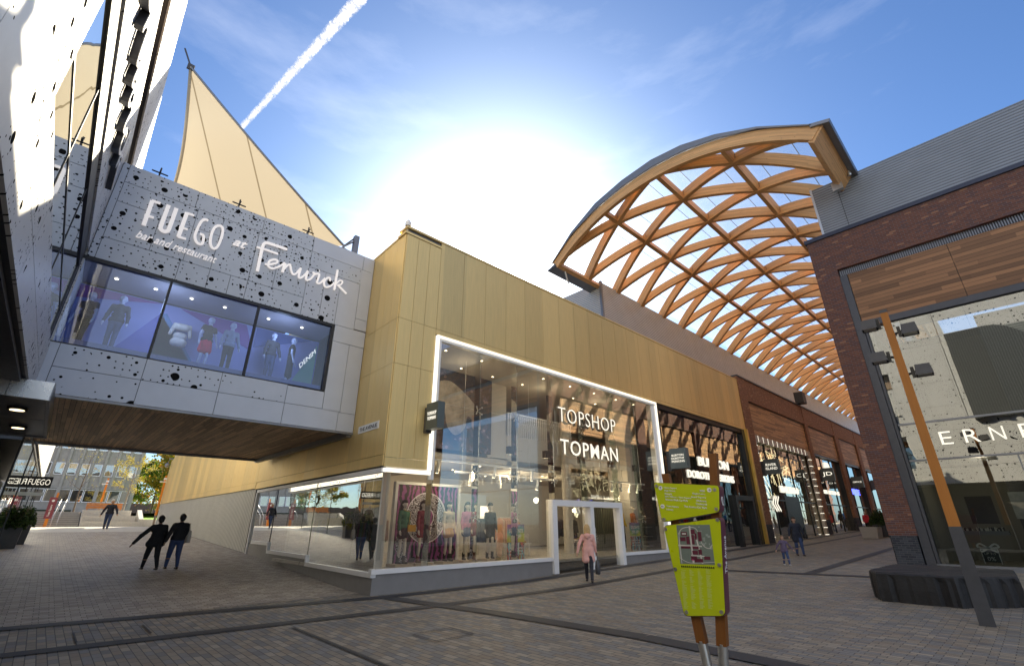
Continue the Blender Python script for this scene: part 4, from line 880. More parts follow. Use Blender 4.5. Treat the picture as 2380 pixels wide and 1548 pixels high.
b=MB(); FR.box(b,.3,6,-1.0,-.9,5.5,9.2); b.build('mesh_screen',plain('grey_mesh',(.10,.105,.11),.5,.3,.4,60),RB)
b=MB(); b.box(24.5,40,-15,3.0,14.2,14.3); b.box(24.2,24.3,-15,2.4,.3,14.2) if False else None; b.build('roof',M['darkgrey'],RB)
# its avenue side, sunlit, seen in the reflections
AS=thing('brick_avenue_side','sunlit brick side of the right hand building facing the avenue','building',(24,4.16,.2))
pn=[(23.45,24.6),(34.2,35.4),(45,46.2),(56,57.2),(67,68.2),(78,79.2),(88,89.2)]
terrace(AS,Fr((0,4.06),(1,0),(0,1)),pn,89,'brick','glass_far',ztop=14.0,i0=1)
# jeweller display
def shelf(y0,y1,z,lab,n,seed):
    o=thing('display_shelf',lab,'display',(23.9,(y0+y1)/2,z)); b=MB(); b.box(23.65,24.2,y0,y1,z-.12,z); b.build('shelf_board',M['midgrey'],o)
    r=random.Random(seed); b=MB()
    for k in range(n):
        y=y0+.06+(y1-y0-.12)*r.random(); x=23.68+.4*r.random(); b.box(x,x+.03,y,y+.035,z,z+.05+.07*r.random(),0 if r.random()<.5 else 1)
    b.build('jewellery',[M['dark'],M['steel']],o)
shelf(.9,2.25,1.52,'shelf of small glittering jewellery left of the timber post',60,1); shelf(-.6,.5,1.52,'shelf of glittering jewellery at the right end of the window',60,2)
for (y0,y1,z0,z1,c,lab,x) in [(1.05,1.75,1.75,2.65,(.05,.035,.03),'dark framed photograph in the jeweller window',24.0),(.15,.6,1.9,2.75,(.5,.49,.46),'smaller pale notice card in the jeweller window',23.8),(-.45,.1,2.2,3.1,(.55,.54,.5),'larger pale notice card in the jeweller window',23.78),(-.9,-.3,1.6,2.4,(.03,.06,.06),'dark teal poster at the right edge of the jeweller window',23.75),(1.35,1.75,.55,.95,(.04,.05,.05),'small black sale card under a white bow',23.66)]:
    b=MB(); b.box(x,x+.03,y0,y1,z0,z1); tag(b.build('poster',plain('print_%d'%int(z0*100+y0*10),c,.5,0,.5,7)),lab,'poster')
b=MB()
for s in (-1,1):
    ribbon(b,smoothpts([(23.63,1.55,.98),(23.63,1.55+.18*s,1.12),(23.63,1.55+.26*s,1.02),(23.63,1.55,.98)],5),(-1,0,0),.05,.02); ribbon(b,[(23.63,1.55,.98),(23.63,1.55+.2*s,.86)],(-1,0,0),.05,.02)
for q in [(1.33,1.35),(1.75,1.77)]: b.box(23.64,23.66,q[0],q[1],.5,.97)
b.box(23.64,23.66,1.33,1.77,.93,.955); tag(b.build('bow_decoration',M['white']),'white ribbon bow and frame low in the jeweller window','decoration')
mb=MB(); text(mb,'UP TO',(23.645,1.70,.78),(0,-1,0),(0,0,1),.28,.07,0,.004); text(mb,'0%',(23.645,1.66,.60),(0,-1,0),(0,0,1),.2,.12,0,.004); tag(mb.build('sale_lettering',M['white']),'small white 0% lettering on the black sale card','lettering')

# ------------------------------------------------------------ lamp post, log bench, map board
PP=(13.13,1.235); LPn=thing('lamp_post','square orange timber lamp post with four floodlights and a dark steel base','lamp post',(PP[0],PP[1],0))
n2=Vector((PP[0],PP[1],0)).normalized(); side=Vector((-n2.y,n2.x,0))
def post(mb,z0,z1,r0,r1,c=PP,mi=0):
    V=[]
    for z,r in ((z0,r0),(z1,r1)):
        for a,b_ in ((-1,-1),(1,-1),(1,1),(-1,1)): V.append(Vector((c[0],c[1],z))+n2*a*r+side*b_*r)
    mb.add(V,[(0,1,2,3),(7,6,5,4),(0,4,5,1),(1,5,6,2),(2,6,7,3),(3,7,4,0)],mi)
b=MB(); post(b,0,1.70,.115,.10); b.build('steel_base',M['darkgrey'],LPn)
b=MB(); post(b,1.70,6.30,.093,.070); b.build('timber_pole',M['orange_post'],LPn); b=MB(); post(b,6.30,6.37,.075,.07); b.build('cap',M['darkgrey'],LPn)
for z,s in [(6.05,1),(5.78,-1),(5.25,1),(4.82,-1)]:
    c=Vector((PP[0],PP[1],z))+side*s*.34-n2*.05
    b=MB(); F_=Vector((-n2.x,-n2.y,0))
    ax=side*.11; ay=n2*.11
    V=[]
    for zz,r in ((c.z+.13,.125),(c.z-.10,.15)):
        for a,b_ in ((-1,-1),(1,-1),(1,1),(-1,1)): V.append(Vector((c.x,c.y,zz))+n2*a*r+side*b_*r)
    b.add(V,[(0,1,2,3),(0,4,5,1),(1,5,6,2),(2,6,7,3),(3,7,4,0)])
    f=b.build('floodlight',M['darkgrey'],LPn)
    b=MB(); b.obox(Vector((c.x,c.y,c.z-.085))-n2*.12-side*.12,n2*.24,side*.24,(0,0,.02)); b.build('lens',M['steel'],f)
    b=MB(); b.tube([Vector((PP[0],PP[1],z-.02))+side*s*.07,Vector((PP[0],PP[1],z+.02))+side*s*.2,c-side*s*.05+Vector((0,0,.08))],.028,6); b.box(c.x-side.x*s*.18-.03,c.x-side.x*s*.18+.03,c.y-side.y*s*.18-.03,c.y-side.y*s*.18+.03,z-.12,z+.12); b.build('bracket',M['dark'],f)
# charred log bench
def log():
    top=[(14.85,3.12),(15.5,3.38),(18.2,3.3),(18.5,2.2),(18.1,.85),(15.75,.72),(14.85,1.7)]
    n=140; ring=[]; per=[]
    for i in range(len(top)):
        a=Vector(top[i]+(0,)); c=Vector(top[(i+1)%len(top)]+(0,)); k=int((c-a).length/.07)
        for j in range(k): per.append(a+(c-a)*j/k)
    cen=Vector((16.6,2.0,0)); r=random.Random(5); V=[];F=[]; m=len(per)
    lev=[(.0,1.0),(.3,1.006),(.5,1.0),(.60,.995),(.635,.975)]
    off=[r.uniform(-.085,.012)*(1 if q%3 else .2) for q,_ in enumerate(per)]
    for z,s_ in lev:
        for i,p in enumerate(per):
            q=cen+(p-cen)*s_; d=(p-cen).normalized(); q=q+d*(off[i]*(1 if z<.6 else .3))
            V.append((q.x,q.y,gz(q.x,q.y)*0+.05+z+ (r.uniform(-.01,.01) if z>.5 else 0)))
    for l in range(len(lev)-1):
        for i in range(m): F.append((l*m+i,l*m+(i+1)%m,(l+1)*m+(i+1)%m,(l+1)*m+i))
    V.append((cen.x,cen.y,.69)); ci=len(V)-1
    for i in range(m): F.append(((len(lev)-1)*m+i,(len(lev)-1)*m+(i+1)%m,ci))
    mb=MB(); mb.add(V,F); return mb
tag(log().build('log_bench',M['burnt']),'massive charred black timber block bench in front of the right shop','bench')
# map board
BC_=Vector((6.15,3.11,0)); bn=Vector((6.15,3.11,0)).normalized()
ang=R(-20); dperp=Vector((bn.y,-bn.x,0)); dB=Vector((dperp.x*math.cos(ang)-dperp.y*math.sin(ang),dperp.x*math.sin(ang)+dperp.y*math.cos(ang),0)) # board direction left->right
nB=Vector((-dB.y,dB.x,0)); nB=-nB if nB.dot(bn)>0 else nB
def q4(x,y): return onP((2080+x/3.441)*.7212,(1450+y/3.441)*.7212,BC_,dB)
def qb(x,y): return onP((2100+x/1.935)*.7212,(1346+y/1.935)*.7212,BC_,dB)
MAPB=thing('map_board','lime green map and direction board on crossed brown timber legs','sign',(6.15,3.11,0))
def rounded(P,r=.045,n=5):
    out=[]; m=len(P)
    for i in range(m):
        p=P[i];a=(P[i-1]-p);c=(P[(i+1)%m]-p); ra=min(r,a.length*.4); a=a.normalized()*ra; c=c.normalized()*ra
        for k in range(n+1): t=k/n; out.append((p+a)*(1-t)**2+p*2*t*(1-t)+(p+c)*t*t)
    return out
up_=rounded([q4(88,358),q4(822,392),q4(828,688),q4(188,800)]); lo_=rounded([qb(73,672),qb(430,618),qb(463,1238),qb(205,1238)],.06)
for nm,pts in (('upper',up_),('lower',lo_)):
    b=MB(); b.prism([p+nB*.0 for p in pts],-nB*.17); bo=b.build('board_body',M['maroon'],MAPB)
    cen=sum(pts,Vector())/len(pts); b=MB(); b.prism([cen+(p-cen)*.985+nB*.008 for p in pts],-nB*.007); b.build('green_face',M['lime'],MAPB)
b=MB(); F_=nB*.012
for nm,pts,qs in (('u',up_,[(128,398),(772,440),(790,655),(210,768)]),('l',lo_,[(228,875),(803,772),(337,1318),(824,1272)])):
    for q in qs: c=q4(*q)+nB*.008; b.tube([c,c+nB*.012],.022,12)
for q in [(220,1210),(438,1210)]: c=qb(*q)+nB*.008; b.tube([c,c+nB*.012],.022,12)
b.each('face_screw',M['steel'],MAPB,3)
b=MB(); upv=Vector((0,0,1)); rt=(q4(830,392)-q4(94,360)).normalized()
for s,x,y,al,wp in [('Union Square',212,428,'l',140),('High Street',216,460,'l',120),('Primark',220,494,'l',80),('BFC Offices - Time Square',224,527,'l',280),('Braccan Walk Car Park',230,557,'l',240),('M&S',664,463,'r',50),('Eagle Lane',668,501,'r',128),('Bond Square',676,541,'r',148),('Waitrose',680,578,'r',103),('Cineworld',686,614,'r',110),('The Avenue Car Park',688,652,'r',235),('Town Square',238,632,'l',133),('Library',240,668,'l',75)]:
    text(b,s,q4(x,y)+nB*.010,rt,upv,wp*.00125,.024,.012,.003,0,0,al)
for x,y in [(170,420),(194,624),(711,442)]:
    c=q4(x,y)+nB*.009; b.tube([c,c+nB*.003],.028,16)
b.build('direction_lettering',M['white'],MAPB)
b=MB()
for (x,y),d in zip([(170,420),(194,624),(711,442)],[(0,1),(-1,0),(1,0)]):
    c=q4(x,y)+nB*.0125; D=rt*d[0]+upv*d[1]; S=nB.cross(D); ribbon(b,[c-D*.016,c+D*.016],nB,.005,.001); ribbon(b,[c+S*.012+D*.004,c+D*.016,c-S*.012+D*.004],nB,.005,.001)
b.build('arrow',M['dark'],MAPB)
# town map
b=MB(); mc=[q4(346,830),q4(716,826),q4(775,1272),q4(392,1258)]
def mp_(u,v): return (mc[0]*(1-u)*(1-v)+mc[1]*u*(1-v)+mc[2]*u*v+mc[3]*(1-u)*v)
b.add([p+nB*.0095 for p in mc],[(0,1,2,3)],0)
rm=random.Random(11)
def mrect(u0,v0,u1,v1,mi,w=.0105): b.add([mp_(u0,v0)+nB*w,mp_(u1,v0)+nB*w,mp_(u1,v1)+nB*w,mp_(u0,v1)+nB*w],[(0,1,2,3)],mi)
def mpath(pts,wd,mi=1,w=.0115): ribbon(b,smoothpts([mp_(*p)+nB*w for p in pts],4),nB,wd,.0004,mi)
for k in range(16): u=rm.uniform(.6,.92); v=rm.uniform(.03,.55); mrect(u,v,u+rm.uniform(.03,.08),v+rm.uniform(.03,.09),3)
mpath([(.05,1),(.03,.5),(.10,.15),(.35,.06),(.6,.12),(.72,.5),(.9,.6),(1,.5)],.008); mpath([(.40,.03),(.40,.98)],.022); mpath([(0,.53),(.7,.55)],.016); mpath([(.42,.12),(.55,.3),(.6,.6),(.66,.98)],.018); mpath([(.35,.78),(.75,.80)],.014); mpath([(0,.84),(.3,.97),(1,.93)],.006); mpath([(.05,.2),(.06,.9)],.006)
for r_ in [(.12,.18,.30,.28),(.08,.32,.24,.42),(.26,.30,.36,.50),(.42,.12,.54,.24),(.42,.26,.50,.50),(.52,.22,.58,.38),(.62,.18,.72,.42),(.08,.55,.36,.61),(.42,.55,.60,.62),(.40,.66,.56,.76),(.58,.63,.68,.76),(.34,.80,.52,.90),(.44,.86,.68,.95),(.72,.80,.90,.88)]: mrect(*r_,2,.0125)
mrect(.15,.21,.27,.25,1,.0135); mrect(.36,.88,.42,.91,4,.0135)
b.build('town_map',[plain('map_grey',(.17,.21,.18),.5,0,.05,9),M['plaster'],plain('map_maroon',(.13,.02,.04),.5,0,.05,9),plain('map_pale_grey',(.30,.34,.31),.5,0,.05,9),plain('map_pink',(.6,.05,.2),.5,0,.05,9)],MAPB)
b=MB(); lp=lambda x,y:q4(x,y)+nB*.009
for k in range(17): p=lp(400+k*22,1278+k*.9); b.obox(p,rt*.016,upv*-.02,nB*.002)
b.build('map_symbols',M['dark'],MAPB)
b=MB(); rm=random.Random(2)
for cidx in range(4):
    for k in range(44):
        if rm.random()<.08: continue
        f=k/44; x=398+cidx*92+f*34*(1-cidx*.05); y=1325+f*435; p=lp(x,y); b.obox(p,rt*rm.uniform(.025,.06),upv*.0035,nB*.001)
b.build('index_lettering',plain('faint_green_lettering',(.60,.68,.25),.4,0,.02,4),MAPB)
# side lettering on the maroon edge
sr=-nB; ps=lo_; b=MB()
pe=qb(447,800); text(b,'The Avenue',qb(449.5,972)-nB*.135+dB*.003,(qb(432,640)-qb(461,1200)),nB,.42,.08,.0,.004)
b.build('side_lettering',M['white'],MAPB)
b=MB(); c=q4(828,560)-nB*.085+dB*.002; pts=[c+nB*(.032*math.cos(t_))+Vector((0,0,.055*math.sin(t_))) for t_ in [2*math.pi*k/20 for k in range(20)]]; b.prism(pts,dB*.004); b.build('information_badge',M['white'],MAPB)
b=MB(); text(b,'i',c+dB*.006+nB*.011*0-Vector((0,0,.035)),-nB,(0,0,1),.018,.07,.03,.002,0,0,'c'); b.build('information_letter',M['dark'],MAPB)
# crossed legs
for i,(T0,T1,B0,B1,js) in enumerate([((145,250),(245,265),(1080,1301),(1245,1301),.16),((680,40),(775,22),(1365,1301),(1525,1301),.0)]):
    top=(q4(*T0)+q4(*T1))/2-nB*.10; bot=onP((2050+(B0[0]+B1[0])/2/5.289)*.7212,(1900+1301/5.289)*.7212,BC_,dB)-nB*.10
    k=(top-bot); bot2=bot-k*(bot.z/k.z) ; bot2.z=0
    js_=(top-bot2).normalized(); s0=.40/js_.z if True else 0
    mid=bot2+js_*(.42)
    b=MB(); 
    def sq(a,c,r0,r1):
        V=[]
        for p,r in ((a,r0),(c,r1)):
            for e,f in ((-1,-1),(1,-1),(1,1),(-1,1)): V.append(p+dB*e*r+nB*f*r*.9)
        b.add(V,[(3,2,1,0),(4,5,6,7),(0,1,5,4),(1,2,6,5),(2,3,7,6),(3,0,4,7)])
    sq(mid,top,.058,.048); leg=b.build('leg',M['orange_post'] if False else M['leg'] if 'leg' in M else M.setdefault('leg',wood('brown_stained_timber',(.36,.135,.03),(.22,.07,.012),horiz=False,plank=5,gap=False)),MAPB)
    b=MB(); b.tube([bot2,mid+js_*.02],.056,16); b.build('steel_foot',M['steel'],MAPB)

# ------------------------------------------------------------ terrace beyond: steps, planters, office block, trees
GZ=gz(0,60)
ST=thing('stone_steps','wide flight of pale stone steps at the far end of the passage','steps',(-6,53,GZ))
b=MB()
for k in range(8): b.box(-20,2.3,53+k*.36,57,GZ-.2 if k==0 else GZ+(k)*.145-.02,GZ+(k+1)*.145)
b.each('step',plain('step_stone',(.34,.33,.31),.8,0,.25,5,.1),ST)
b=MB()
for k in range(8): b.box(-20,2.28,52.98+k*.36,53.05+k*.36,GZ+(k+1)*.145-.028,GZ+(k+1)*.145+.003)
b.build('pale_nosing',M['kerb'],ST)
b=MB(); TZ=GZ+1.16
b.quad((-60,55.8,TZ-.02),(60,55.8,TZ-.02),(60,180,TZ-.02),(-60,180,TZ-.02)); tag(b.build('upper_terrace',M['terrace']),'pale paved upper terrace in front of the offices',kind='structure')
o=thing('stone_planter','pale stepped stone seating wall with sloped end beside the steps','wall',(4.5,53,GZ))
b=MB(); b.box(2.35,6.1,53,53.6,GZ-.1,GZ+.42); b.box(2.35,5.9,53.6,54.3,GZ-.1,GZ+.86); b.box(2.35,5.6,54.3,55.2,GZ-.1,GZ+1.3); b.each('stepped_seat',M['kerb'],o)
b=MB(); b.prism([(6.1,52.9,GZ-.1),(6.1,52.9,GZ+.6),(6.1,55.4,GZ+1.38),(6.1,55.4,GZ-.1)],(.32,0,0)); b.build('sloped_end',M['kerb'],o)
b=MB(); b.box(6.42,8.6,53.1,53.6,GZ-.1,GZ+.58); b.build('low_wall',M['kerb'],o)
b=MB(); b.quad((6.45,53.6,GZ+.56),(12,53.6,GZ+.56),(12,60,TZ+.02),(6.45,60,TZ+.02)); b.quad((6.45,60,TZ+.021),(40,60,TZ+.021),(40,110,TZ+.02),(8.0,110,TZ+.02)); tag(b.build('lawn',plain('sunlit_grass',(.16,.30,.03),.9,0,.35,8,.3)),'bright green sunlit lawn behind the low wall','lawn',kind='structure')
b=MB()
for k in range(3): b.box(2.5,4.9,54.55+k*.14,54.66+k*.14,GZ+1.42,GZ+1.47); b.box(2.5,4.9,54.95,54.98,GZ+1.5+k*.13,GZ+1.6+k*.13)
for x in (2.6,3.7,4.8): b.box(x-.03,x+.03,54.6,54.95,GZ+1.3,GZ+1.42)
tag(b.build('slatted_bench',M['orange_post']),'orange timber slatted bench on top of the stepped wall','bench')
o=thing('handrail','steel handrail running up the stone steps','railing',(.7,53.2,GZ))
for i,dx in enumerate((0,.35)):
    b=MB(); b.tube([(.65+dx,53.0,GZ),(.65+dx,53.0,GZ+.95),(.85+dx,55.9,GZ+2.1),(.85+dx,55.9,GZ+1.16)],.03,6); b.tube([(.75+dx,54.4,GZ+.5),(.75+dx,54.4,GZ+1.5)],.025,6); b.build('rail',M['steel'],o)
o=thing('totem_sign','tall maroon totem sign reading Town Square with orange ends by the steps','sign',(.35,52.6,GZ))
def lean(b,z0,z1,w,mi=0): 
    xx=lambda z:.32+.03*(z-GZ)*0; b.box(.35-w/2,.35+w/2,52.55,52.67,z0,z1,mi)
b=MB(); lean(b,GZ+.6,GZ+2.15,.46); b.build('maroon_panel',plain('totem_maroon',(.25,.05,.07),.4,0,.05,4),o)
b=MB(); lean(b,GZ,GZ+.6,.2); b.box(.42,.55,52.56,52.66,GZ+2.15,GZ+2.5); b.build('orange_post',M['orange_metal'],o)
b=MB(); text(b,'Town Square',(.43,52.54,GZ+.75),(0,0,1),(-1,0,0),.85,.16,.02,.004); b.cyl((.35,52.545,GZ+1.85),.001,.001,3); b.tube([(.35,52.54,GZ+1.9),(.35,52.545,GZ+1.9)],.09,14); b.build('lettering',M['white'],o)
for x,y,z0,z1,lab in [(3.55,53.6+4,TZ,5.1,'distant orange topped lamp pole in front of the office windows'),(7.05,51.8,GZ,5.15,'bright orange lamp pole at the end of the gold passage wall')]:
    o=thing('orange_lamp_pole',lab,'lamp post',(x,y,z0),group='orange lamp poles at the terrace'); b=MB(); s=.08
    b.add([(x-s,y-s,z0+.9),(x+s,y-s,z0+.9),(x+s,y+s,z0+.9),(x-s,y+s,z0+.9),(x-s*.8,y-s*.8,z1+.5),(x+s*.8,y-s*.8,z1+.5),(x+s*.8,y+s*.8,z1+.5),(x-s*.8,y+s*.8,z1+.5)],[(3,2,1,0),(4,5,6,7),(0,1,5,4),(1,2,6,5),(2,3,7,6),(3,0,4,7)]); b.build('orange_pole',M['orange_metal'],o)
    b=MB(); b.box(x-.07,x+.07,y-.07,y+.07,z0,z0+.9); b.build('base',plain('pole_base_brown',(.30,.22,.16),.5,0,.1,4),o)
    b=MB(); b.box(x-.35,x+.1,y-.1,y+.1,z1-.05,z1+.02); b.box(x-.1,x+.1,y-.12,y+.12,z1+.15,z1+.3); b.build('floodlight',M['white'],o)
# office block
OB=thing('office_building','grey concrete office block with rows of white framed windows beyond the steps','building',(-15,78,TZ))
x1=7.75; zf=TZ
b=MB(); b.box(-60,x1,78.25,92,zf,18.5); b.build('concrete_wall',M['conc_agg'],OB)
rows=[(4.10,5.52),(7.12,8.50),(10.10,11.45),(13.1,14.4),(16,17.2)]
b=MB(); b.box(-60,x1-.005,78.0,78.24,zf,3.72)
zc=3.72
for z0,z1 in rows:
    b.box(-60,x1-.005,78.12,78.24,zc+.003,z0-.003); zc=z1
b.box(-60,x1-.005,78.12,78.24,zc,18.4); b.each('spandrel',M['concrete'],OB)
pitch=1.155; xr=7.55; b=MB(); k=0; xc=[]
while xr-k*pitch>-38: xc.append(xr-k*pitch); k+=1
for x in xc: b.box(x-.13,x+.13,77.9,78.115,5.75,18.3)
for x in xc[::3]: b.box(x-.17,x+.17,77.85,78.11,zf,5.74)
b.box(x1-.35,x1+.02,77.8,78.3,zf,18.5); b.box(-60,x1,77.86,78.11,5.6,5.74); b.each('mullion',M['concrete'],OB)
cnt=0
for r_,(z0,z1) in enumerate(rows[:3]):
    for i,x in enumerate(xc):
        if x<-14: continue
        cx=x-pitch/2; hw=pitch/2-.16 if r_>0 else pitch/2-.03
        if cnt>=96: break
        cnt+=1; b=MB()
        for q in [(cx-hw,cx-hw+.07,z0,z1),(cx+hw-.07,cx+hw,z0,z1),(cx-hw+.07,cx+hw-.07,z0,z0+.07),(cx-hw+.07,cx+hw-.07,z1-.07,z1)]: b.box(q[0],q[1],78.03,78.11,q[2],q[3])
        w=b.build('window',M['white'],OB); b=MB(); b.quad((cx-hw+.06,78.09,z0+.06),(cx+hw-.06,78.09,z0+.06),(cx+hw-.06,78.09,z1-.06),(cx-hw+.06,78.09,z1-.06)); b.build('pane',M['office_glass'],w)
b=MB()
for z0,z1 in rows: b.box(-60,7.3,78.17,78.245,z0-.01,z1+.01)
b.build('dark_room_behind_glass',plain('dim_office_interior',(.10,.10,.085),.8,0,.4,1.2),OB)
b=MB(); b.box(-14,2.3,77.0,77.4,TZ,TZ+.55); tag(b.build('hedge',plain('dark_low_hedge',(.02,.03,.015),.9,0,.5,12,.4)),'dark low hedge along the foot of the office block','hedge')
# trees
def leafmat(name,cols,tr=.35):
    t=NT(name); wn=t.n('ObjectInfo'); x=t.noise(3.0,3).outputs[0]; at=t.n('Attribute',attribute_name='rnd').outputs['Fac']
    c=t.ramp(at,[(i/(len(cols)-1),c) for i,c in enumerate(cols)])
    d=t.n('BsdfPrincipled',{'Base Color':c,'Roughness':.55,'Specular IOR Level':.3}); tl=t.n('BsdfTranslucent',{'Color':t.mix(1,c,(1.6,1.6,.6),'MULTIPLY')}); m=t.n('MixShader',{0:tr,1:d.outputs[0],2:tl.outputs[0]}); t.set(t.out.inputs[0],m.outputs[0]); return t.m
M['bark']=plain('bark',(.12,.09,.065),.9,0,.3,12,.4); M['bark_pale']=plain('pale_bark',(.26,.22,.17),.9,0,.3,12,.3)
LG=leafmat('green_leaves',[(.035,.07,.012),(.07,.12,.02),(.13,.19,.03)]); LO=leafmat('autumn_leaves',[(.07,.11,.02),(.16,.18,.03),(.34,.16,.04),(.20,.20,.03)]); LY=leafmat('sparse_yellow_leaves',[(.30,.24,.07),(.38,.30,.10),(.22,.20,.06)])
def leaves(pts,size,mat,parent,name='crown',seed=1):
    r=np.random.default_rng(seed); n=len(pts); P=np.array(pts); a=r.normal(size=(n,3)); a/=np.linalg.norm(a,axis=1)[:,None]; b=np.cross(a,r.normal(size=(n,3))); b/=np.linalg.norm(b,axis=1)[:,None]
    s=size*r.uniform(.6,1.3,(n,1)); V=np.stack([P+a*s,P+b*s*.5,P-a*s,P-b*s*.5],1).reshape(-1,3); off=OFF.get(parent.name,Vector()); V-=np.array(off)
    me=bpy.data.meshes.new(name); F=np.arange(4*n).reshape(-1,4); me.from_pydata(V.tolist(),[],F.tolist()); me.materials.append(mat)
    at=me.attributes.new('rnd','FLOAT','POINT'); at.data.foreach_set('value',np.repeat(r.random(n),4).astype(np.float32)); o=bpy.data.objects.new(name,me); link(o,parent); return o
def tree(x,y,z,H,W,nl,size,mat,label,bark='bark',seed=1,trunk=.16,clear=.3,dens=1,group=None,name='tree'):
    o=thing(name,label,'tree',(x,y,z),group=group); r=random.Random(seed); b=MB(); tips=[]
    b.tube([(x,y,z-.1),(x+.02*H*r.uniform(-1,1),y,z+H*clear),(x+.03*H*r.uniform(-1,1),y,z+H*.62),(x,y,z+H*.95)],[trunk,trunk*.8,trunk*.45,trunk*.12],8)
    def limb(p,d,L,rad_,lv):
        q=p+d*L; m=p+d*L*.5+Vector((r.uniform(-1,1),r.uniform(-1,1),r.uniform(-.3,.6)))*L*.10; b.tube([p,m,q],[rad_,rad_*.7,rad_*.4],5); tips.append((q,L)); tips.append((m,L*.7))
        if lv>0:
            for _ in range(3):
                d2=(d+Vector((r.uniform(-1,1),r.uniform(-1,1),r.uniform(-.4,.8)))*.8).normalized(); limb(q if r.random()<.6 else m,d2,L*.62,rad_*.5,lv-1)
    for k in range(11):
        h=clear+(.92-clear)*k/11; a=k*2.4+r.random(); up=.35+.9*h; d=Vector((math.cos(a),math.sin(a),up)).normalized(); env=math.sin(math.pi*min(.98,(h-clear)/(1-clear)*.75+.25)); limb(Vector((x,y,z+H*h)),d,W*.40*env+.1,trunk*.35*(1.15-h),2)
    b.build('trunk',M[bark],o)
    pts=[]; per=max(1,int(nl/len(tips)))
    for q,L in tips:
        c=r.random(); k=int(per*(.3+1.4*c))
        for _ in range(k): pts.append((q.x+r.gauss(0,L*.33),q.y+r.gauss(0,L*.33),q.z+r.gauss(0,L*.28)))
    leaves(pts,size,mat,o,seed=seed); return o
tree(1.9,58,TZ,5.2,2.6,500,.05,LY,'slim bare young tree in front of the offices, left one','bark',3,.07,.3,name='young_tree',group='young trees on the terrace')
tree(5.3,58,TZ,5.0,2.4,2200,.06,LY,'slim young tree with sparse yellow leaves, right one','bark_pale',5,.08,.3,name='young_tree',group='young trees on the terrace')
tree(13.6,85,TZ,8.0,8.2,9000,.2,LO,'broad tree turning orange beside the gold passage wall','bark',8,.2,.22)
tree(12.6,98,TZ,7.2,7.0,7000,.2,LG,'dark green tree at the edge of the lawn','bark',9,.18,.2)
tree(15,118,TZ,8.4,8.5,6000,.28,LO,'hazy yellow green tree furthest back between offices and gold wall','bark',12,.22,.2)
b=MB(); b.box(9.5,50,135,139,TZ,TZ+3.2); tag(b.build('distant_building',plain('distant_brown',(.09,.07,.06),.9,0,.3,1)),'low dark building glimpsed behind the tree trunks','building')
# contrail
b=MB(); A=Vector((.21,.60,1))*2600; B_=Vector((.10,1.35,1))*2600; N_=260; r=random.Random(4); P=[];S=[]
def contrail():
    d=(B_-A).normalized(); s=d.cross(Vector((0,0,1))).normalized(); u=s.cross(d); n=18; V=[];F=[]
    rr=np.random.default_rng(2); ph=rr.random((N_+1,n)); 
    for i in range(N_+1):
        f=i/N_; c=A+(B_-A)*f; R0=30*(1-f*.62)+4; sway=7*math.sin(i*.7)*0
        for k in range(n):
            a=2*math.pi*k/n; w=R0*(1+.06*math.sin(i*.83+k*2)+.30*(ph[i,k]-.5)+ .10*math.sin(i*.31+k)); p=c+s*math.cos(a)*w+u*math.sin(a)*w; V.append(p)
    for i in range(N_):
        for k in range(n): a=i*n+k;c_=i*n+(k+1)%n; F.append((a,c_,c_+n,a+n))
    b.add(V,F,0,True)
contrail()
t=NT('vapour_trail'); lw=t.n('LayerWeight',{'Blend':.5}); nz=t.noise(.03,6,.65).outputs[0]
dif=t.n('BsdfDiffuse',{'Color':(.9,.9,.92)}); trl=t.n('BsdfTranslucent',{'Color':(.95,.95,.95)}); m1=t.n('MixShader',{0:.6,1:dif.outputs[0],2:trl.outputs[0]}); tr=t.n('BsdfTransparent')
fac=t.ma('MULTIPLY',t.ma('POWER',t.ma('SUBTRACT',1,lw.outputs['Facing']),2.4),t.ma('MULTIPLY',t.ma('SUBTRACT',nz,.15),2.3),clamp=True)
mx=t.n('MixShader',{0:fac,1:tr.outputs[0],2:m1.outputs[0]}); t.set(t.out.inputs[0],mx.outputs[0])
tag(b.build('contrail',t.m),'white puffy vapour trail crossing the blue sky','vapour trail',kind='structure')

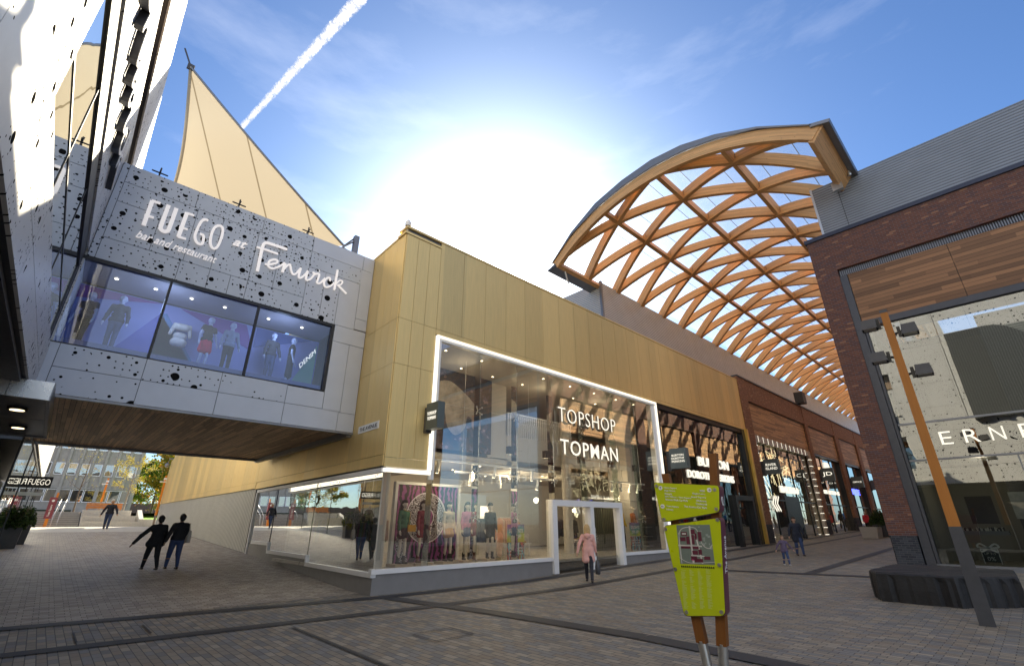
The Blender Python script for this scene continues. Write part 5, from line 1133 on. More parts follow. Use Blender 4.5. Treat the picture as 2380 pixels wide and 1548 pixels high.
# ------------------------------------------------------------ people and shop mannequins
def surf(prims,vox,k=.02):
    """smooth union of tapered capsules -> one closed surface (surface nets)"""
    lo=np.min([np.minimum(np.array(p[0])-p[2],np.array(p[1])-p[3]) for p in prims],0)-3*vox-.03
    hi=np.max([np.maximum(np.array(p[0])+p[2],np.array(p[1])+p[3]) for p in prims],0)+3*vox+.03
    n=np.ceil((hi-lo)/vox).astype(int)+1
    D=np.full(n,1e3,np.float32)
    axs=[(lo[i]+np.arange(n[i])*vox).astype(np.float32) for i in range(3)]
    for p in prims:
        a,b,ra,rb=np.array(p[0],np.float32),np.array(p[1],np.float32),p[2],p[3]; fy=p[4] if len(p)>4 else 1.0
        m=max(ra,rb)*(1 if fy>=1 else 1/fy)+.07
        l_=np.minimum(a,b)-m; h_=np.maximum(a,b)+m
        i0=[max(0,int((l_[i]-lo[i])/vox)) for i in range(3)]; i1=[min(n[i],int((h_[i]-lo[i])/vox)+2) for i in range(3)]
        X,Y,Z=np.meshgrid(*[axs[i][i0[i]:i1[i]] for i in range(3)],indexing='ij')
        ba=b-a; sc=np.array([1,fy,1],np.float32); ba=ba*sc; L=float((ba*ba).sum())+1e-9
        px,py,pz=X-a[0],(Y-a[1])*fy,Z-a[2]
        t=np.clip((px*ba[0]+py*ba[1]+pz*ba[2])/L,0,1)
        d=np.sqrt((px-t*ba[0])**2+(py-t*ba[1])**2+(pz-t*ba[2])**2)-(ra+(rb-ra)*t)
        S=tuple(slice(i0[i],i1[i]) for i in range(3)); e=D[S]; h=np.clip(.5+.5*(e-d)/k,0,1); D[S]=np.where(e>50,d,e*(1-h)+d*h-k*h*(1-h))
    ins=D<0
    c=[ins[:-1,:-1,:-1],ins[1:,:-1,:-1],ins[:-1,1:,:-1],ins[1:,1:,:-1],ins[:-1,:-1,1:],ins[1:,:-1,1:],ins[:-1,1:,1:],ins[1:,1:,1:]]
    sm=sum(x.astype(np.int8) for x in c); act=(sm>0)&(sm<8); idx=-np.ones(act.shape,np.int64); ii=np.argwhere(act); idx[act]=np.arange(len(ii))
    off=np.array([(0,0,0),(1,0,0),(0,1,0),(1,1,0),(0,0,1),(1,0,1),(0,1,1),(1,1,1)]); val=[D[ii[:,0]+o[0],ii[:,1]+o[1],ii[:,2]+o[2]] for o in off]
    acc=np.zeros((len(ii),3)); cnt=np.zeros(len(ii))
    for a,b in [(0,1),(2,3),(4,5),(6,7),(0,2),(1,3),(4,6),(5,7),(0,4),(1,5),(2,6),(3,7)]:
        va,vb=val[a],val[b]; cr=(va<0)!=(vb<0); t=np.where(cr,va/(va-vb+1e-12),0); P=off[a]+(off[b]-off[a])*t[:,None]; acc+=np.where(cr[:,None],P,0); cnt+=cr
    V=(ii+acc/np.maximum(cnt,1)[:,None])*vox+lo; F=[]
    for ax in range(3):
        u,w=(ax+1)%3,(ax+2)%3; s0=[slice(None)]*3; s1=[slice(None)]*3; s0[ax]=slice(0,-1); s1[ax]=slice(1,None)
        A,B=ins[tuple(s0)],ins[tuple(s1)]; e=np.argwhere(A!=B)
        e=e[(e[:,u]>0)&(e[:,w]>0)&(e[:,u]<n[u]-1)&(e[:,w]<n[w]-1)]
        du=np.zeros(3,int);du[u]=1;dw=np.zeros(3,int);dw[w]=1
        g=lambda q:idx[q[:,0],q[:,1],q[:,2]]
        q=np.stack([g(e-du-dw),g(e-dw),g(e),g(e-du)],1); fl=A[e[:,0],e[:,1],e[:,2]]
        q=np.where(fl[:,None],q,q[:,::-1]); F.append(q)
    return V,np.concatenate(F)
def sobj(name,prims,mat,parent,vox=.016,k=.02,Rm=None,base=Vector()):
    V,F=surf(prims,vox,k); me=bpy.data.meshes.new(name); me.from_pydata(V.tolist(),[],F.tolist()); me.materials.append(mat); me.polygons.foreach_set('use_smooth',[True]*len(me.polygons)); me.update()
    o=bpy.data.objects.new(name,me); link(o,parent); OFF[o.name]=Vector((0,0,0)); return o
def cloth(name,col,var=.15,rough=.85,scale=14): return plain(name,col,rough,0,var,scale,.25)
SKIN=plain('skin',(.48,.27,.19),.5,0,.06,10); SKIN2=plain('darker_skin',(.20,.11,.07),.5,0,.06,10)
HAIRS={}
def hairm(n,c):
    if n not in HAIRS: HAIRS[n]=plain(n+'_hair',c,.6,0,.3,30,.4)
    return HAIRS[n]
def person(label,loc,face,H=1.7,skin=None,stride=.35,arms=(.15,-.15),top=None,top_len=.0,flare=.0,trouser=None,shoe=None,hair=('dark',(.03,.02,.015)),hair_len=0,hood=False,build=1.0,vox=.016,armout=(.06,.06),bag=None,lean=0,skirt=None,bare=False,mann=False,group=None,name='person',cat='person',elbow=(.25,.25),sleeves=True,extra=None,hat=False):
    """faces local +Y; face = world heading angle of +Y in degrees"""
    o=thing(name,label,cat,loc,R(face),group); OFF[o.name]=Vector((0,0,0)); s=H/1.72; skin=skin or SKIN
    hipz=.90*s; hw=.085*s*build; shw=.175*s*(.5+.5*build); shz=1.40*s; nk=1.47*s; hc=Vector((0,.015*s+lean,1.615*s))
    V3=lambda x,y,z:Vector((x,y,z))
    legs=[]; 
    for sd,ph in ((-1,1),(1,-1)):
        a=stride*ph; hip=V3(sd*hw,0,hipz); L1=.43*s; L2=.42*s
        kb=.08+ (.45*abs(stride) if ph<0 else .05)
        kn=hip+V3(0,math.sin(a+kb*.5),-math.cos(a+kb*.5))*L1; an=kn+V3(0,math.sin(a-kb*.6),-math.cos(a-kb*.6))*L2
        legs.append([hip,kn,an])
    low=min(l[2].z for l in legs)-.075*s
    for l in legs:
        for p in l: p.z-=low
    dz=-low; T=lambda v:v+V3(0,0,dz)
    arm=[]
    for sd,an_,ao,el in ((-1,arms[0],armout[0],elbow[0]),(1,arms[1],armout[1],elbow[1])):
        sh=V3(sd*shw,lean*.8,shz+dz); e=sh+V3(sd*(.02+ao*.45),math.sin(an_)*.28,-math.cos(an_)*.28)*s; h=e+V3(sd*ao*.3,math.sin(an_+el)*.25,-math.cos(an_+el)*.25)*s; arm.append([sh,e,h])
    hz=lambda z:z*s+dz
    ln=lambda z:lean*(z-.9)/.5
    body=[((0,lean*.9,hz(1.40)),(0,lean*.95,hz(1.50)),.060*s,.056*s),
          ((0,.0+lean,hz(1.615)),(0,.01+lean,hz(1.66)),.083*s,.088*s),((0,.045*s+lean,hz(1.56)),(0,.05*s+lean,hz(1.60)),.045*s,.06*s),
          ((0,.095*s+lean,hz(1.60)),(0,.085*s+lean,hz(1.635)),.013*s,.009*s),((-.085*s,lean,hz(1.61)),(-.088*s,lean,hz(1.635)),.014*s,.017*s),((.085*s,lean,hz(1.61)),(.088*s,lean,hz(1.635)),.014*s,.017*s),
          ((-.09*s,ln(1.2),hz(1.32)),(.09*s,ln(1.2),hz(1.32)),.085*s*build,.085*s*build,1.2),((-.05*s,0,hz(1.05)),(.05*s,0,hz(1.05)),.085*s*build,.085*s*build,1.2),((-.07*s,0,hz(.93)),(.07*s,0,hz(.93)),.095*s*build,.095*s*build,1.15),
          ((0,0,hz(.95)),(0,ln(1.3),hz(1.32)),.09*s*build,.10*s*build,1.15)]
    for l in legs: body+=[(l[0],l[1],.075*s*build,.05*s*build),(l[1],l[1]+(l[2]-l[1])*.35,.05*s*build,.052*s*build),(l[1]+(l[2]-l[1])*.35,l[2],.052*s*build,.033*s),(l[2]-V3(0,.03*s,.035*s),l[2]+V3(0,.13*s,-.05*s),.035*s,.026*s)]
    for i,(a,e,h) in enumerate(arm):
        sd=-1 if i==0 else 1; body+=[(a,e,.042*s,.034*s),(e,h,.034*s,.024*s)]
        d=(h-e).normalized(); q=h+d*.05*s; fw=V3(0,1,0); sx=V3(sd,0,0)
        body+=[(h,q,.024*s,.030*s)]
        for f in range(4):
            b0=q+fw*(.026-.017*f)*s+d*.015*s; L=(.065,.075,.07,.055)[f]*s; m=b0+d*L*.5-sx*.004; body+=[(b0,m,.0095*s,.009*s),(m,m+d*L*.45-sx*.016*s,.009*s,.007*s)]
        body+=[(h+fw*.022*s,h+fw*.045*s+d*.055*s-sx*.01,.011*s,.009*s)]
    sobj('body',body,skin,o,vox*.8,.018)
    if not mann or trouser:
        pass
    if trouser:
        tr=[((-.06*s,0,hz(.93)),(.06*s,0,hz(.93)),.115*s*build,.115*s*build,1.12),((-.05*s,0,hz(1.02)),(.05*s,0,hz(1.02)),.10*s*build,.10*s*build,1.15)]
        for l in legs: tr+=[(l[0],l[1],.092*s*build,.064*s*build),(l[1],l[2]+V3(0,0,.02*s),.064*s*build,.05*s)]
        sobj('trousers',tr,trouser,o,vox,.025)
    if skirt:
        sk=[((-.06*s,0,hz(1.0)),(.06*s,0,hz(1.0)),.10*s,.10*s,1.15)]
        for sd in (-1,1): sk+=[((sd*.05*s,0,hz(.98)),(sd*.085*s,.01,hz(.98-skirt[1])),.11*s,.115*s,1.1)]
        sk+=[((-.08*s,0,hz(.98-skirt[1])),(.08*s,0,hz(.98-skirt[1])),.105*s,.105*s,1.05)]
        sobj('skirt',sk,skirt[0],o,vox,.03)
    if top:
        tp=[((-.10*s*build,ln(1.3),hz(1.34)),(.10*s*build,ln(1.3),hz(1.34)),.112*s*build,.112*s*build,1.15),((-.05*s,ln(1.1),hz(1.14)),(.05*s,ln(1.1),hz(1.14)),.115*s*build,.115*s*build,1.12),
            ((0,ln(1.42),hz(1.42)),(0,ln(1.44),hz(1.455)),.075*s,.06*s),((0,ln(1.1),hz(1.02)),(0,ln(1.3),hz(1.34)),.118*s*build,.125*s*build,1.0),((-.15*s,ln(1.4),hz(1.395)),(.15*s,ln(1.4),hz(1.395)),.06*s,.06*s,1.1),
            ((-.07*s,0,hz(.98)),(.07*s,0,hz(.98)),.125*s*build,.125*s*build,1.1)]
        if top_len>0:
            for sd in (-1,1): tp.append(((sd*.06*s,0,hz(1.0)),(sd*(.075+flare)*s,0,hz(.98-top_len)),.12*s*build,.105*s*build,1.05))
            tp.append(((-.07*s,0,hz(.98-top_len)),(.07*s,0,hz(.98-top_len)),.10*s*build,.10*s*build,1.05))
        if sleeves:
            for a,e,h in arm: tp+=[(a,e,.062*s*build,.054*s*build),(e,h-(h-e)*.08,.054*s*build,.042*s*build)]
        else:
            for a,e,h in arm: tp+=[(a,a+(e-a)*.4,.06*s,.055*s)]
        sobj('coat' if top_len>.1 else 'jumper',tp,top,o,vox,.028)
    if hood: sobj('hood',[((-.05*s,-.10*s,hz(1.42)),(.05*s,-.10*s,hz(1.42)),.07*s,.07*s),((0,-.12*s,hz(1.36)),(0,-.11*s,hz(1.42)),.05*s,.07*s)],top,o,vox,.03)
    if shoe:
        sh=MB()
        sp=[]
        for l in legs: d=l[2]; sp+=[(d+V3(0,-.035*s,-.04*s),d+V3(0,.14*s,-.052*s),.042*s,.032*s)]+([(d,d+V3(0,0,.12*s),.048*s,.05*s)] if mann and shoe[1] else [])
        sobj('shoes',sp,shoe[0],o,vox,.01)
    if hair:
        hm=hairm(*hair); hp=[((0,-.015*s+lean,hz(1.675)),(0,.015*s+lean,hz(1.70)),.100*s,.088*s),((0,-.035*s+lean,hz(1.60)),(0,-.03*s+lean,hz(1.66)),.08*s,.09*s)]
        if hair_len>0: hp+=[((-.05*s,-.045*s+lean,hz(1.62)),(-.06*s,-.06*s+lean,hz(1.62-hair_len)),.06*s,.05*s),((.05*s,-.045*s+lean,hz(1.62)),(.06*s,-.06*s+lean,hz(1.62-hair_len)),.06*s,.05*s)]
        sobj('hair',hp,hm,o,vox,.02)
    if not mann or True:
        b=MB()
        for sd in (-1,1): b.ball((sd*.032*s,.098*s+lean,hz(1.635)),.010*s,n=4)
        b.ball((0,.098*s+lean,hz(1.565)),.018*s,0,4,(1,.35,.3)); b.build('face_features',M['dark'] if not mann else plain_m,o)
    if bag:
        kind,mat,side,z0,z1,w=bag; a=arm[0 if side<0 else 1][2]
        bo=thing('handbag' if kind!='tote' else 'tote_bag',extra or 'bag carried by a person','bag',loc,R(face)); OFF[bo.name]=Vector(); x=a.x+side*.03
        bb=MB(); n=10; V=[]
        for zz,rr_,dd in ((z0,.9,.8),(z0+.02,1,1),((z0+z1)/2,1.0,1.1),(z1-.02,.86,.8),(z1,.80,.5)):
            for k in range(16): t_=2*math.pi*k/16; V.append((x+.075*dd*math.copysign(abs(math.cos(t_))**.7,math.cos(t_)),a.y*.6+w*rr_*math.copysign(abs(math.sin(t_))**.6,math.sin(t_)),zz))
        F=[]
        for q in range(4):
            for k in range(16): F.append((q*16+k,q*16+(k+1)%16,q*16+16+(k+1)%16,q*16+16+k))
        F+=[tuple(range(16))[::-1],tuple(range(64,80))]; bb.add(V,F,0,True); bb.build('bag_body',mat,bo)
        bb=MB()
        bb.tube(smoothpts([(x,a.y*.6-w*.5,z1-.02),(x,a.y*.8,a.z if z1<a.z else z1+.25),(x,a.y*.6+w*.5,z1-.02)],5),.012,6); bb.build('handle',mat,bo)
    return o
plain_m=plain('mannequin_pale',(.62,.55,.47),.35,0,.03,5)
def G(x,y): p=onG(x,y); return (p.x,p.y,p.z)
BLK=cloth('black_cloth',(.012,.012,.014)); DEN=cloth('blue_denim',(.035,.06,.14)); NAVY=cloth('navy_cloth',(.02,.024,.04)); PINK=cloth('pink_wool',(.80,.42,.36)); 
BOOT=plain('dark_leather',(.03,.022,.018),.5,0,.1,9); TRAINER=plain('white_trainer',(.6,.6,.6),.6,0,.1,9)
# the couple walking away through the passage (heading angle: 0 = along +Y)
person('woman in loose black cape coat and black leggings walking away, left one of the pair',G(345,1324),12,1.70,SKIN2,.38,(-.2,.1),BLK,.12,.09,BLK,(BOOT,0),('black',(.012,.01,.01)),0,build=1.22,armout=(.62,.12),group=None)
person('woman in black top and blue jeans walking away with a pale tote bag',G(396,1322),10,1.72,SKIN2,.22,(-.25,.2),BLK,.02,.0,DEN,(BOOT,0),('black',(.012,.01,.01)),0,build=1.26,armout=(.22,.12),bag=('tote',cloth('pale_canvas',(.42,.38,.33)),1,.82,1.22,.16),extra='pale canvas tote bag on the arm of the woman in blue jeans')
person('white haired man in dark jumper and jeans walking towards the camera',G(243,1232),172,1.78,SKIN,.3,(.3,-.25),NAVY,.0,.0,DEN,(TRAINER,0),('white',(.6,.6,.6)),0,build=1.08,armout=(.25,.25),bag=None,vox=.02)
person('fair haired woman in a long pink hooded cardigan and dark leggings walking to the shops',G(1371,1352),-52,1.66,SKIN,.30,(-.35,.15),PINK,.30,.04,cloth('dark_leggings',(.03,.03,.04)),(BOOT,0),('fair',(.55,.36,.16)),.12,hood=True,armout=(.22,.08),bag=('hand',plain('zebra_bag',(.06,.06,.065),.5,0,.9,26),1,.22,.62,.22),extra='dark patterned shopping bag hanging from the hand of the woman in pink',group=None)
person('dark haired woman in a knee length dark coat and jeans walking towards the camera',G(1862,1291),125,1.64,SKIN,.18,(.1,-.1),NAVY,.28,.05,DEN,(BOOT,0),('brown',(.05,.03,.02)),.06,build=1.15,armout=(.15,.2),bag=('hand',BLK,-1,.75,.98,.16),extra='black handbag held by the woman in the dark coat')
person('small child in a dark patterned hooded coat and jeans beside a woman',G(1830,1313),130,1.04,SKIN,.22,(.3,-.3),plain('flower_coat',(.10,.07,.12),.8,0,1.0,24),.14,.06,DEN,(TRAINER,0),('lightbrown',(.20,.12,.06)),.05,hood=True,build=1.1,armout=(.35,.35),vox=.012)
person('white haired woman in a red coat and black trousers far along the avenue',(56.8,11.5,gz(56.8,11.5)),100,1.62,SKIN,.15,(.1,-.1),cloth('red_coat',(.55,.03,.05)),.16,.03,BLK,(BOOT,0),('white',(.6,.6,.6)),0,build=1.15,vox=.022)
person('person in black seen behind the green planter far along the avenue',(62,11.2,gz(62,11.2)),100,1.72,SKIN,.2,(.1,-.1),BLK,.1,.02,BLK,(BOOT,0),('brown',(.05,.03,.02)),0,build=1.1,vox=.022)
person('person in a bright blue jacket pushing something at the edge of the brick pier',(66,10.6,gz(66,10.6)),60,1.72,SKIN,.25,(.5,.5),cloth('blue_jacket',(.02,.22,.55)),.05,.02,BLK,(BOOT,0),('brown',(.05,.03,.02)),0,build=1.1,vox=.022)
# mannequins in the gold shop window
mk=lambda **k:dict(mann=True,stride=k.pop('stride',.06),vox=.018,skin=plain_m,name='mannequin',cat='mannequin',group='mannequins in the big shop window',build=.88,**k)
gr=cloth('green_knit',(.02,.14,.07)); tw=cloth('tartan',(.42,.27,.22),.9,.9,20)
FZ_=.60; 
def rst(x,y): 
    b=MB(); b.box(x-.3,x+.3,y-.28,y+.28,.52,FZ_); tag(b.build('display_plinth',plain('pale_oak',(.45,.36,.26),.5,0,.1,5)),None,'plinth'); return b
MN=[(8.47,'mannequin in a green jumper and black skirt with a mustard bag, leftmost in the window',dict(top=gr,skirt=(BLK,.22)),('black',(.01,.01,.01)),.2),
(9.19,'mannequin in a dark red coat over a striped top, second from the left',dict(top=cloth('red_wool',(.20,.015,.03)),top_len=.22,flare=.02),('black',(.01,.01,.01)),.1),
(10.24,'mannequin in a cream teddy coat and ochre skirt, third from the left',dict(top=cloth('cream_fleece',(.55,.46,.36),.2),top_len=.05,skirt=(cloth('ochre',(.50,.24,.03)),.22)),('black',(.01,.01,.01)),.05),
(11.05,'mannequin in a pink jumper and denim skirt with a black cap, fourth from the left',dict(top=cloth('pink_knit',(.55,.20,.38)),skirt=(cloth('skirt_denim',(.06,.10,.22)),.2)),('black',(.01,.01,.01)),.18),
(12.12,'mannequin in a black coat open over an orange top and yellow check skirt',dict(top=BLK,top_len=.28,flare=.02),('black',(.01,.01,.01)),.0)]
for i,(x,lab,kw,hr,hl) in enumerate(MN):
    yy=14.05; person(lab,(x,yy,FZ_),195-8*i,1.80,hair=hr,hair_len=hl,shoe=(BOOT if i!=1 else plain('brown_leather',(.16,.06,.03),.5,0,.1,5),1),arms=(.05,.05),armout=(.05,.05),**mk(**kw))
    b=MB(); b.box(x-.32,x+.32,yy-.25,yy+.3,.52,FZ_); tag(b.build('display_plinth',plain('pale_oak_%d'%i,(.45,.36,.26),.5,0,.1,5)),['low pale plinth under the mannequin in green','low pale plinth under the mannequin in dark red','low pale plinth under the mannequin in cream','low pale plinth under the mannequin in pink','low pale plinth under the mannequin in the black coat'][i],'plinth','plinths in the window')
b=MB(); b.box(8.52,8.80,13.83,13.88,1.52,1.72); b.tube([(8.55,13.86,1.7),(8.62,13.9,2.1),(8.4,13.95,2.15)],.008,4); tag(b.build('handbag',cloth('mustard_leather',(.60,.30,.03))),'mustard handbag slung on the mannequin in green','bag')
b=MB(); b.box(11.0,11.2,13.84,13.88,1.78,1.92); b.tube([(11.05,13.86,1.9),(11.18,13.9,2.12)],.008,4); tag(b.build('handbag',BLK),'small black bag on the chest of the mannequin in pink','bag')
for x,lab,kw in [(20.45,'mannequin in a yellow top behind the poster, right of the doors',dict(top=cloth('yellow_top',(.65,.42,.02)),trouser=BLK)),(21.45,'mannequin in a grey and rust jumper and white shorts at the right end',dict(top=cloth('rust_jumper',(.42,.12,.04),.5,.9,4),trouser=plain('cream_shorts',(.55,.5,.42),.8,0,.1,9)))]:
    person(lab,(x,14.0,.62),190,1.88,hair=None,shoe=(TRAINER,0),arms=(.1,.1),**mk(**kw))
# mannequins in the blue bridge window
bm=plain('blue_white_mannequin',(.34,.40,.58),.35,0,.03,5); plain_m=bm
for x,lab,kw,f,z in [(.10,'mannequin in a dark jumper and blue jeans, left in the blue bridge window',dict(top=NAVY,trouser=DEN),170,5.98),(-.55,'mannequin in a dark patterned dress behind the reflection, far left in the blue window',dict(top=plain('dark_pattern',(.02,.03,.06),.8,0,.9,20),trouser=NAVY,sleeves=False),150,5.98),(2.30,'mannequin in a black top and red skirt in the middle blue window',dict(top=BLK,skirt=(cloth('red_skirt',(.65,.02,.07)),.32),sleeves=False),200,5.98),(2.92,'mannequin in a denim jacket and dark jeans, right in the middle blue window',dict(top=cloth('pale_denim',(.16,.22,.34)),trouser=BLK),185,5.98),(4.18,'mannequin in a dark blue blouse in the right blue window',dict(top=NAVY,trouser=DEN),190,5.98),(4.82,'mannequin in a long dark dress turned sideways in the right blue window',dict(top=BLK,skirt=(BLK,.6),sleeves=False),250,5.98)]:
    k_=mk(**kw); k_['skin']=bm; k_['group']='mannequins in the blue bridge window'; person(lab,(x,16.2 if x>-.3 else 16.5,z),f,1.72,hair=None,arms=(.12,.05),armout=(.10,.10),shoe=(BOOT,0),**k_)
o=thing('torso_form','pale jacket on a headless stand at the back of the middle blue window','mannequin',(1.65,16.6,6.6)); OFF[o.name]=Vector()
sobj('jacket',[((-.1,0,.75),(.1,0,.75),.11,.11),((-.06,0,.45),(.06,0,.45),.12,.12),((-.08,0,.25),(.08,0,.25),.14,.14),((-.19,0,.8),(-.26,.05,.5),.06,.05),((.19,0,.8),(.26,.05,.5),.06,.05)],cloth('white_jacket',(.6,.58,.55)),o,.018)
b=MB(); b.cyl((1.65,16.6,5.98),.015,.9,8); b.build('stand',M['steel'],o)

# ------------------------------------------------------------ things inside the gold shop
def zebra():
    t=NT('purple_stripe_print'); x,y,z=t.xyz(); v=t.comb(x,0,z); w=t.n('TexWave',{'Vector':v,'Scale':1.7,'Distortion':9,'Detail':3,'Detail Scale':1.2,'Detail Roughness':.6},wave_type='BANDS',bands_direction='X').outputs[1]
    base=t.mix(t.ma('GREATER_THAN',w,.62),(.015,.012,.018),(.30,.06,.22))
    dx=t.ma('SUBTRACT',x,9.72); dz=t.ma('SUBTRACT',z,1.95); r_=t.ma('SQRT',t.ma('ADD',t.ma('MULTIPLY',dx,dx),t.ma('MULTIPLY',dz,dz)))
    ring=t.ma('LESS_THAN',t.ma('ABSOLUTE',t.ma('SUBTRACT',r_,.55)),.25)
    vo=t.n('TexVoronoi',{'Vector':v,'Scale':9},feature='DISTANCE_TO_EDGE').outputs[0]; cell=t.ma('LESS_THAN',t.ma('ABSOLUTE',t.ma('SUBTRACT',vo,.14)),.05); edge=t.ma('LESS_THAN',t.ma('ABSOLUTE',t.ma('SUBTRACT',t.ma('ABSOLUTE',t.ma('SUBTRACT',r_,.55)),.25)),.018)
    tail=t.ma('MULTIPLY',t.ma('LESS_THAN',t.ma('ABSOLUTE',t.ma('SUBTRACT',dx,t.ma('ADD',-.85,t.ma('MULTIPLY',t.ma('SINE',t.ma('MULTIPLY',z,4)),.12)))),.16),t.ma('LESS_THAN',z,1.5))
    ins=t.ma('MULTIPLY',t.ma('MAXIMUM',ring,tail),1); c=t.mix(ins,base,(.02,.015,.02)); c=t.mix(t.ma('MAXIMUM',t.ma('MULTIPLY',ins,cell),edge),c,(.75,.70,.74)); t.bsdf(c,.5); return t.m
ZB=zebra()
o=thing('display_board','large white framed board with purple stripes and a white patterned snake ring','display',(9.7,14.7,.53))
b=MB(); b.box(8.48,11.05,14.66,14.72,.56,3.0); b.build('printed_panel',ZB,o); b=MB(); b.box(8.40,8.50,14.60,14.76,.53,3.08); b.box(11.03,11.13,14.60,14.76,.53,3.08); b.box(8.5,11.03,14.60,14.76,2.99,3.08); b.build('frame',M['white'],o)
def snake2():
    t=NT('grey_stripe_print'); x,y,z=t.xyz(); v=t.comb(x,0,z); w=t.n('TexWave',{'Vector':v,'Scale':2.2,'Distortion':5,'Detail':3},wave_type='BANDS',bands_direction='X').outputs[1]
    base=t.mix(w,(.05,.05,.035),(.13,.13,.08)); dx=t.ma('SUBTRACT',x,t.ma('ADD',19.0,t.ma('MULTIPLY',t.ma('SINE',t.ma('MULTIPLY',z,2)),.2))); ins=t.ma('MULTIPLY',t.ma('LESS_THAN',t.ma('ABSOLUTE',dx),.24),t.ma('GREATER_THAN',z,.9)); vo=t.n('TexVoronoi',{'Vector':v,'Scale':9},feature='DISTANCE_TO_EDGE').outputs[0]
    c=t.mix(ins,base,(.02,.02,.02)); c=t.mix(t.ma('MULTIPLY',ins,t.ma('LESS_THAN',t.ma('ABSOLUTE',t.ma('SUBTRACT',vo,.14)),.05)),c,(.7,.68,.6)); t.bsdf(c,.5); return t.m
o=thing('display_board','white framed board with grey stripes behind the right hand mannequins','display',(19.8,14.7,.53))
b=MB(); b.box(18.5,21.0,14.66,14.72,.56,2.85); b.build('printed_panel',snake2(),o); b=MB(); b.box(18.42,18.52,14.60,14.76,.53,2.93); b.box(20.98,21.08,14.60,14.76,.53,2.93); b.box(18.52,20.98,14.60,14.76,2.84,2.93); b.build('frame',M['white'],o)
def offer(x0,x1,y,lab,z0=.52,z1=1.73):
    o=thing('offer_poster',lab,'poster',((x0+x1)/2,y,z0),group='student offer posters'); zm=(z0+z1)/2+.02
    t=NT('rainbow_print'); X,Y,Z=t.xyz(); n1=t.noise(1.6,2).outputs[0]; c=t.ramp(t.ma('FRACT',t.ma('ADD',t.ma('MULTIPLY',Z,.8),n1)),[(0,(.55,.10,.12)),(.25,(.75,.45,.05)),(.5,(.55,.60,.10)),(.7,(.12,.40,.45)),(.9,(.35,.10,.35))]); t.bsdf(c,.4)
    t2=NT('paint_drip_print'); X,Y,Z=t2.xyz(); n2=t2.noise(9,3,vec=t2.comb(X,0,t2.ma('MULTIPLY',Z,.25))).outputs[0]; c=t2.ramp(n2,[(0,(.6,.7,.7)),(.42,(.10,.45,.50)),(.5,(.6,.1,.08)),(.56,(.05,.05,.06)),(.64,(.6,.5,.05)),(.72,(.6,.65,.6))],True); t2.bsdf(c,.4)
    b=MB(); b.box(x0,x1,y,y+.02,zm,z1); b.build('upper_print',t.m,o); b=MB(); b.box(x0,x1,y,y+.02,z0,zm-.02); b.build('lower_print',t2.m,o)
    b=MB(); text(b,'STUDENTS',((x0+x1)/2,y-.006,zm+.30),(1,0,0),(0,0,1),(x1-x0)*.82,.13,.02,.006,0,.15,'c'); text(b,'20% OFF',((x0+x1)/2,y-.006,zm+.11),(1,0,0),(0,0,1),(x1-x0)*.62,.13,.02,.006,0,.15,'c')
    for k in range(3): text(b,'LIMITED TIME ONLY',((x0+x1)/2,y-.006,z0+.2+k*.1),(1,0,0),(0,0,1),(x1-x0)*.8,.05,.01,.004,0,.1,'c')
    b.build('lettering',M['white'],o)
offer(11.95+.35,12.8+.35,13.3,'rainbow poster reading STUDENTS 20% OFF left of the doors'); offer(19.9,20.75,13.2,'rainbow poster reading STUDENTS 20% OFF right of the doors',.62,1.8)
rails=[(12.9,16.2,1.6,'clothes rail of dark jackets left of the doors',(.03,.03,.035)),(14.6,17.0,1.8,'clothes rail of brown coats behind the doors',(.22,.09,.03)),(16.0,18.6,1.8,'far clothes rail in the middle of the shop',(.05,.04,.05)),(13.3,15.0,1.2,'low rail of peach net skirts beside the poster',(.60,.32,.22)),(19.0,17.2,1.8,'clothes rail behind the right display board',(.05,.05,.07))]
for n_,(x,y,L,lab,col) in enumerate(rails):
    o=thing('clothes_rail',lab,'clothes rail',(x,y,.52),group='clothes rails in the shop'); b=MB(); h=1.5
    b.tube([(x,y,.52),(x,y,.52+h),(x+L,y,.52+h),(x+L,y,.52)],.018,6); b.tube([(x,y-.25,.54),(x,y+.25,.54)],.018,6); b.tube([(x+L,y-.25,.54),(x+L,y+.25,.54)],.018,6); b.build('rail_frame',M['steel'],o)
    r=random.Random(n_); k=0; u=.1
    while u<L-.1:
        b=MB(); w=.17+.05*r.random(); ln_=.6+.35*r.random(); zt=.52+h-.06; xx=x+u
        pts=[(xx,y-w*.25,zt),(xx,y+w*.25,zt),(xx,y+w*1.1,zt-.1),(xx,y+w*(1.1+.4*r.random()),zt-ln_),(xx,y-w*(1.1+.4*r.random()),zt-ln_),(xx,y-w*1.1,zt-.1)]
        b.prism(pts,(.055,0,0)); f=.5+1.1*r.random(); b.build('garment',cloth('garment_%d_%d'%(n_,k%4),tuple(min(.7,c*f) for c in col)) if k<4 else bpy.data.materials.get('garment_%d_%d'%(n_,k%4)),o); u+=.085+.05*r.random(); k+=1
for x,y,lab in [(14.9,15.6,'white low display table with folded clothes inside the doors'),(20.9,17,'white low display table at the right side of the shop')]:
    o=thing('display_table',lab,'table',(x,y,.52)); b=MB(); b.box(x-.6,x+.6,y-.35,y+.35,.95,1.0); b.build('table_top',M['white'],o); b=MB()
    for dx in (-.55,.5):
        for dy in (-.3,.25): b.box(x+dx,x+dx+.05,y+dy,y+dy+.05,.52,.95)
    b.each('leg',M['white'],o); b=MB()
    for k in range(5): b.box(x-.5+k*.2,x-.35+k*.2,y-.2,y+.1,1.0,1.04+.03*(k%3))
    b.build('folded_clothes',cloth('folded_%d'%int(x),(.45,.30,.12),.9,.9,4),o)
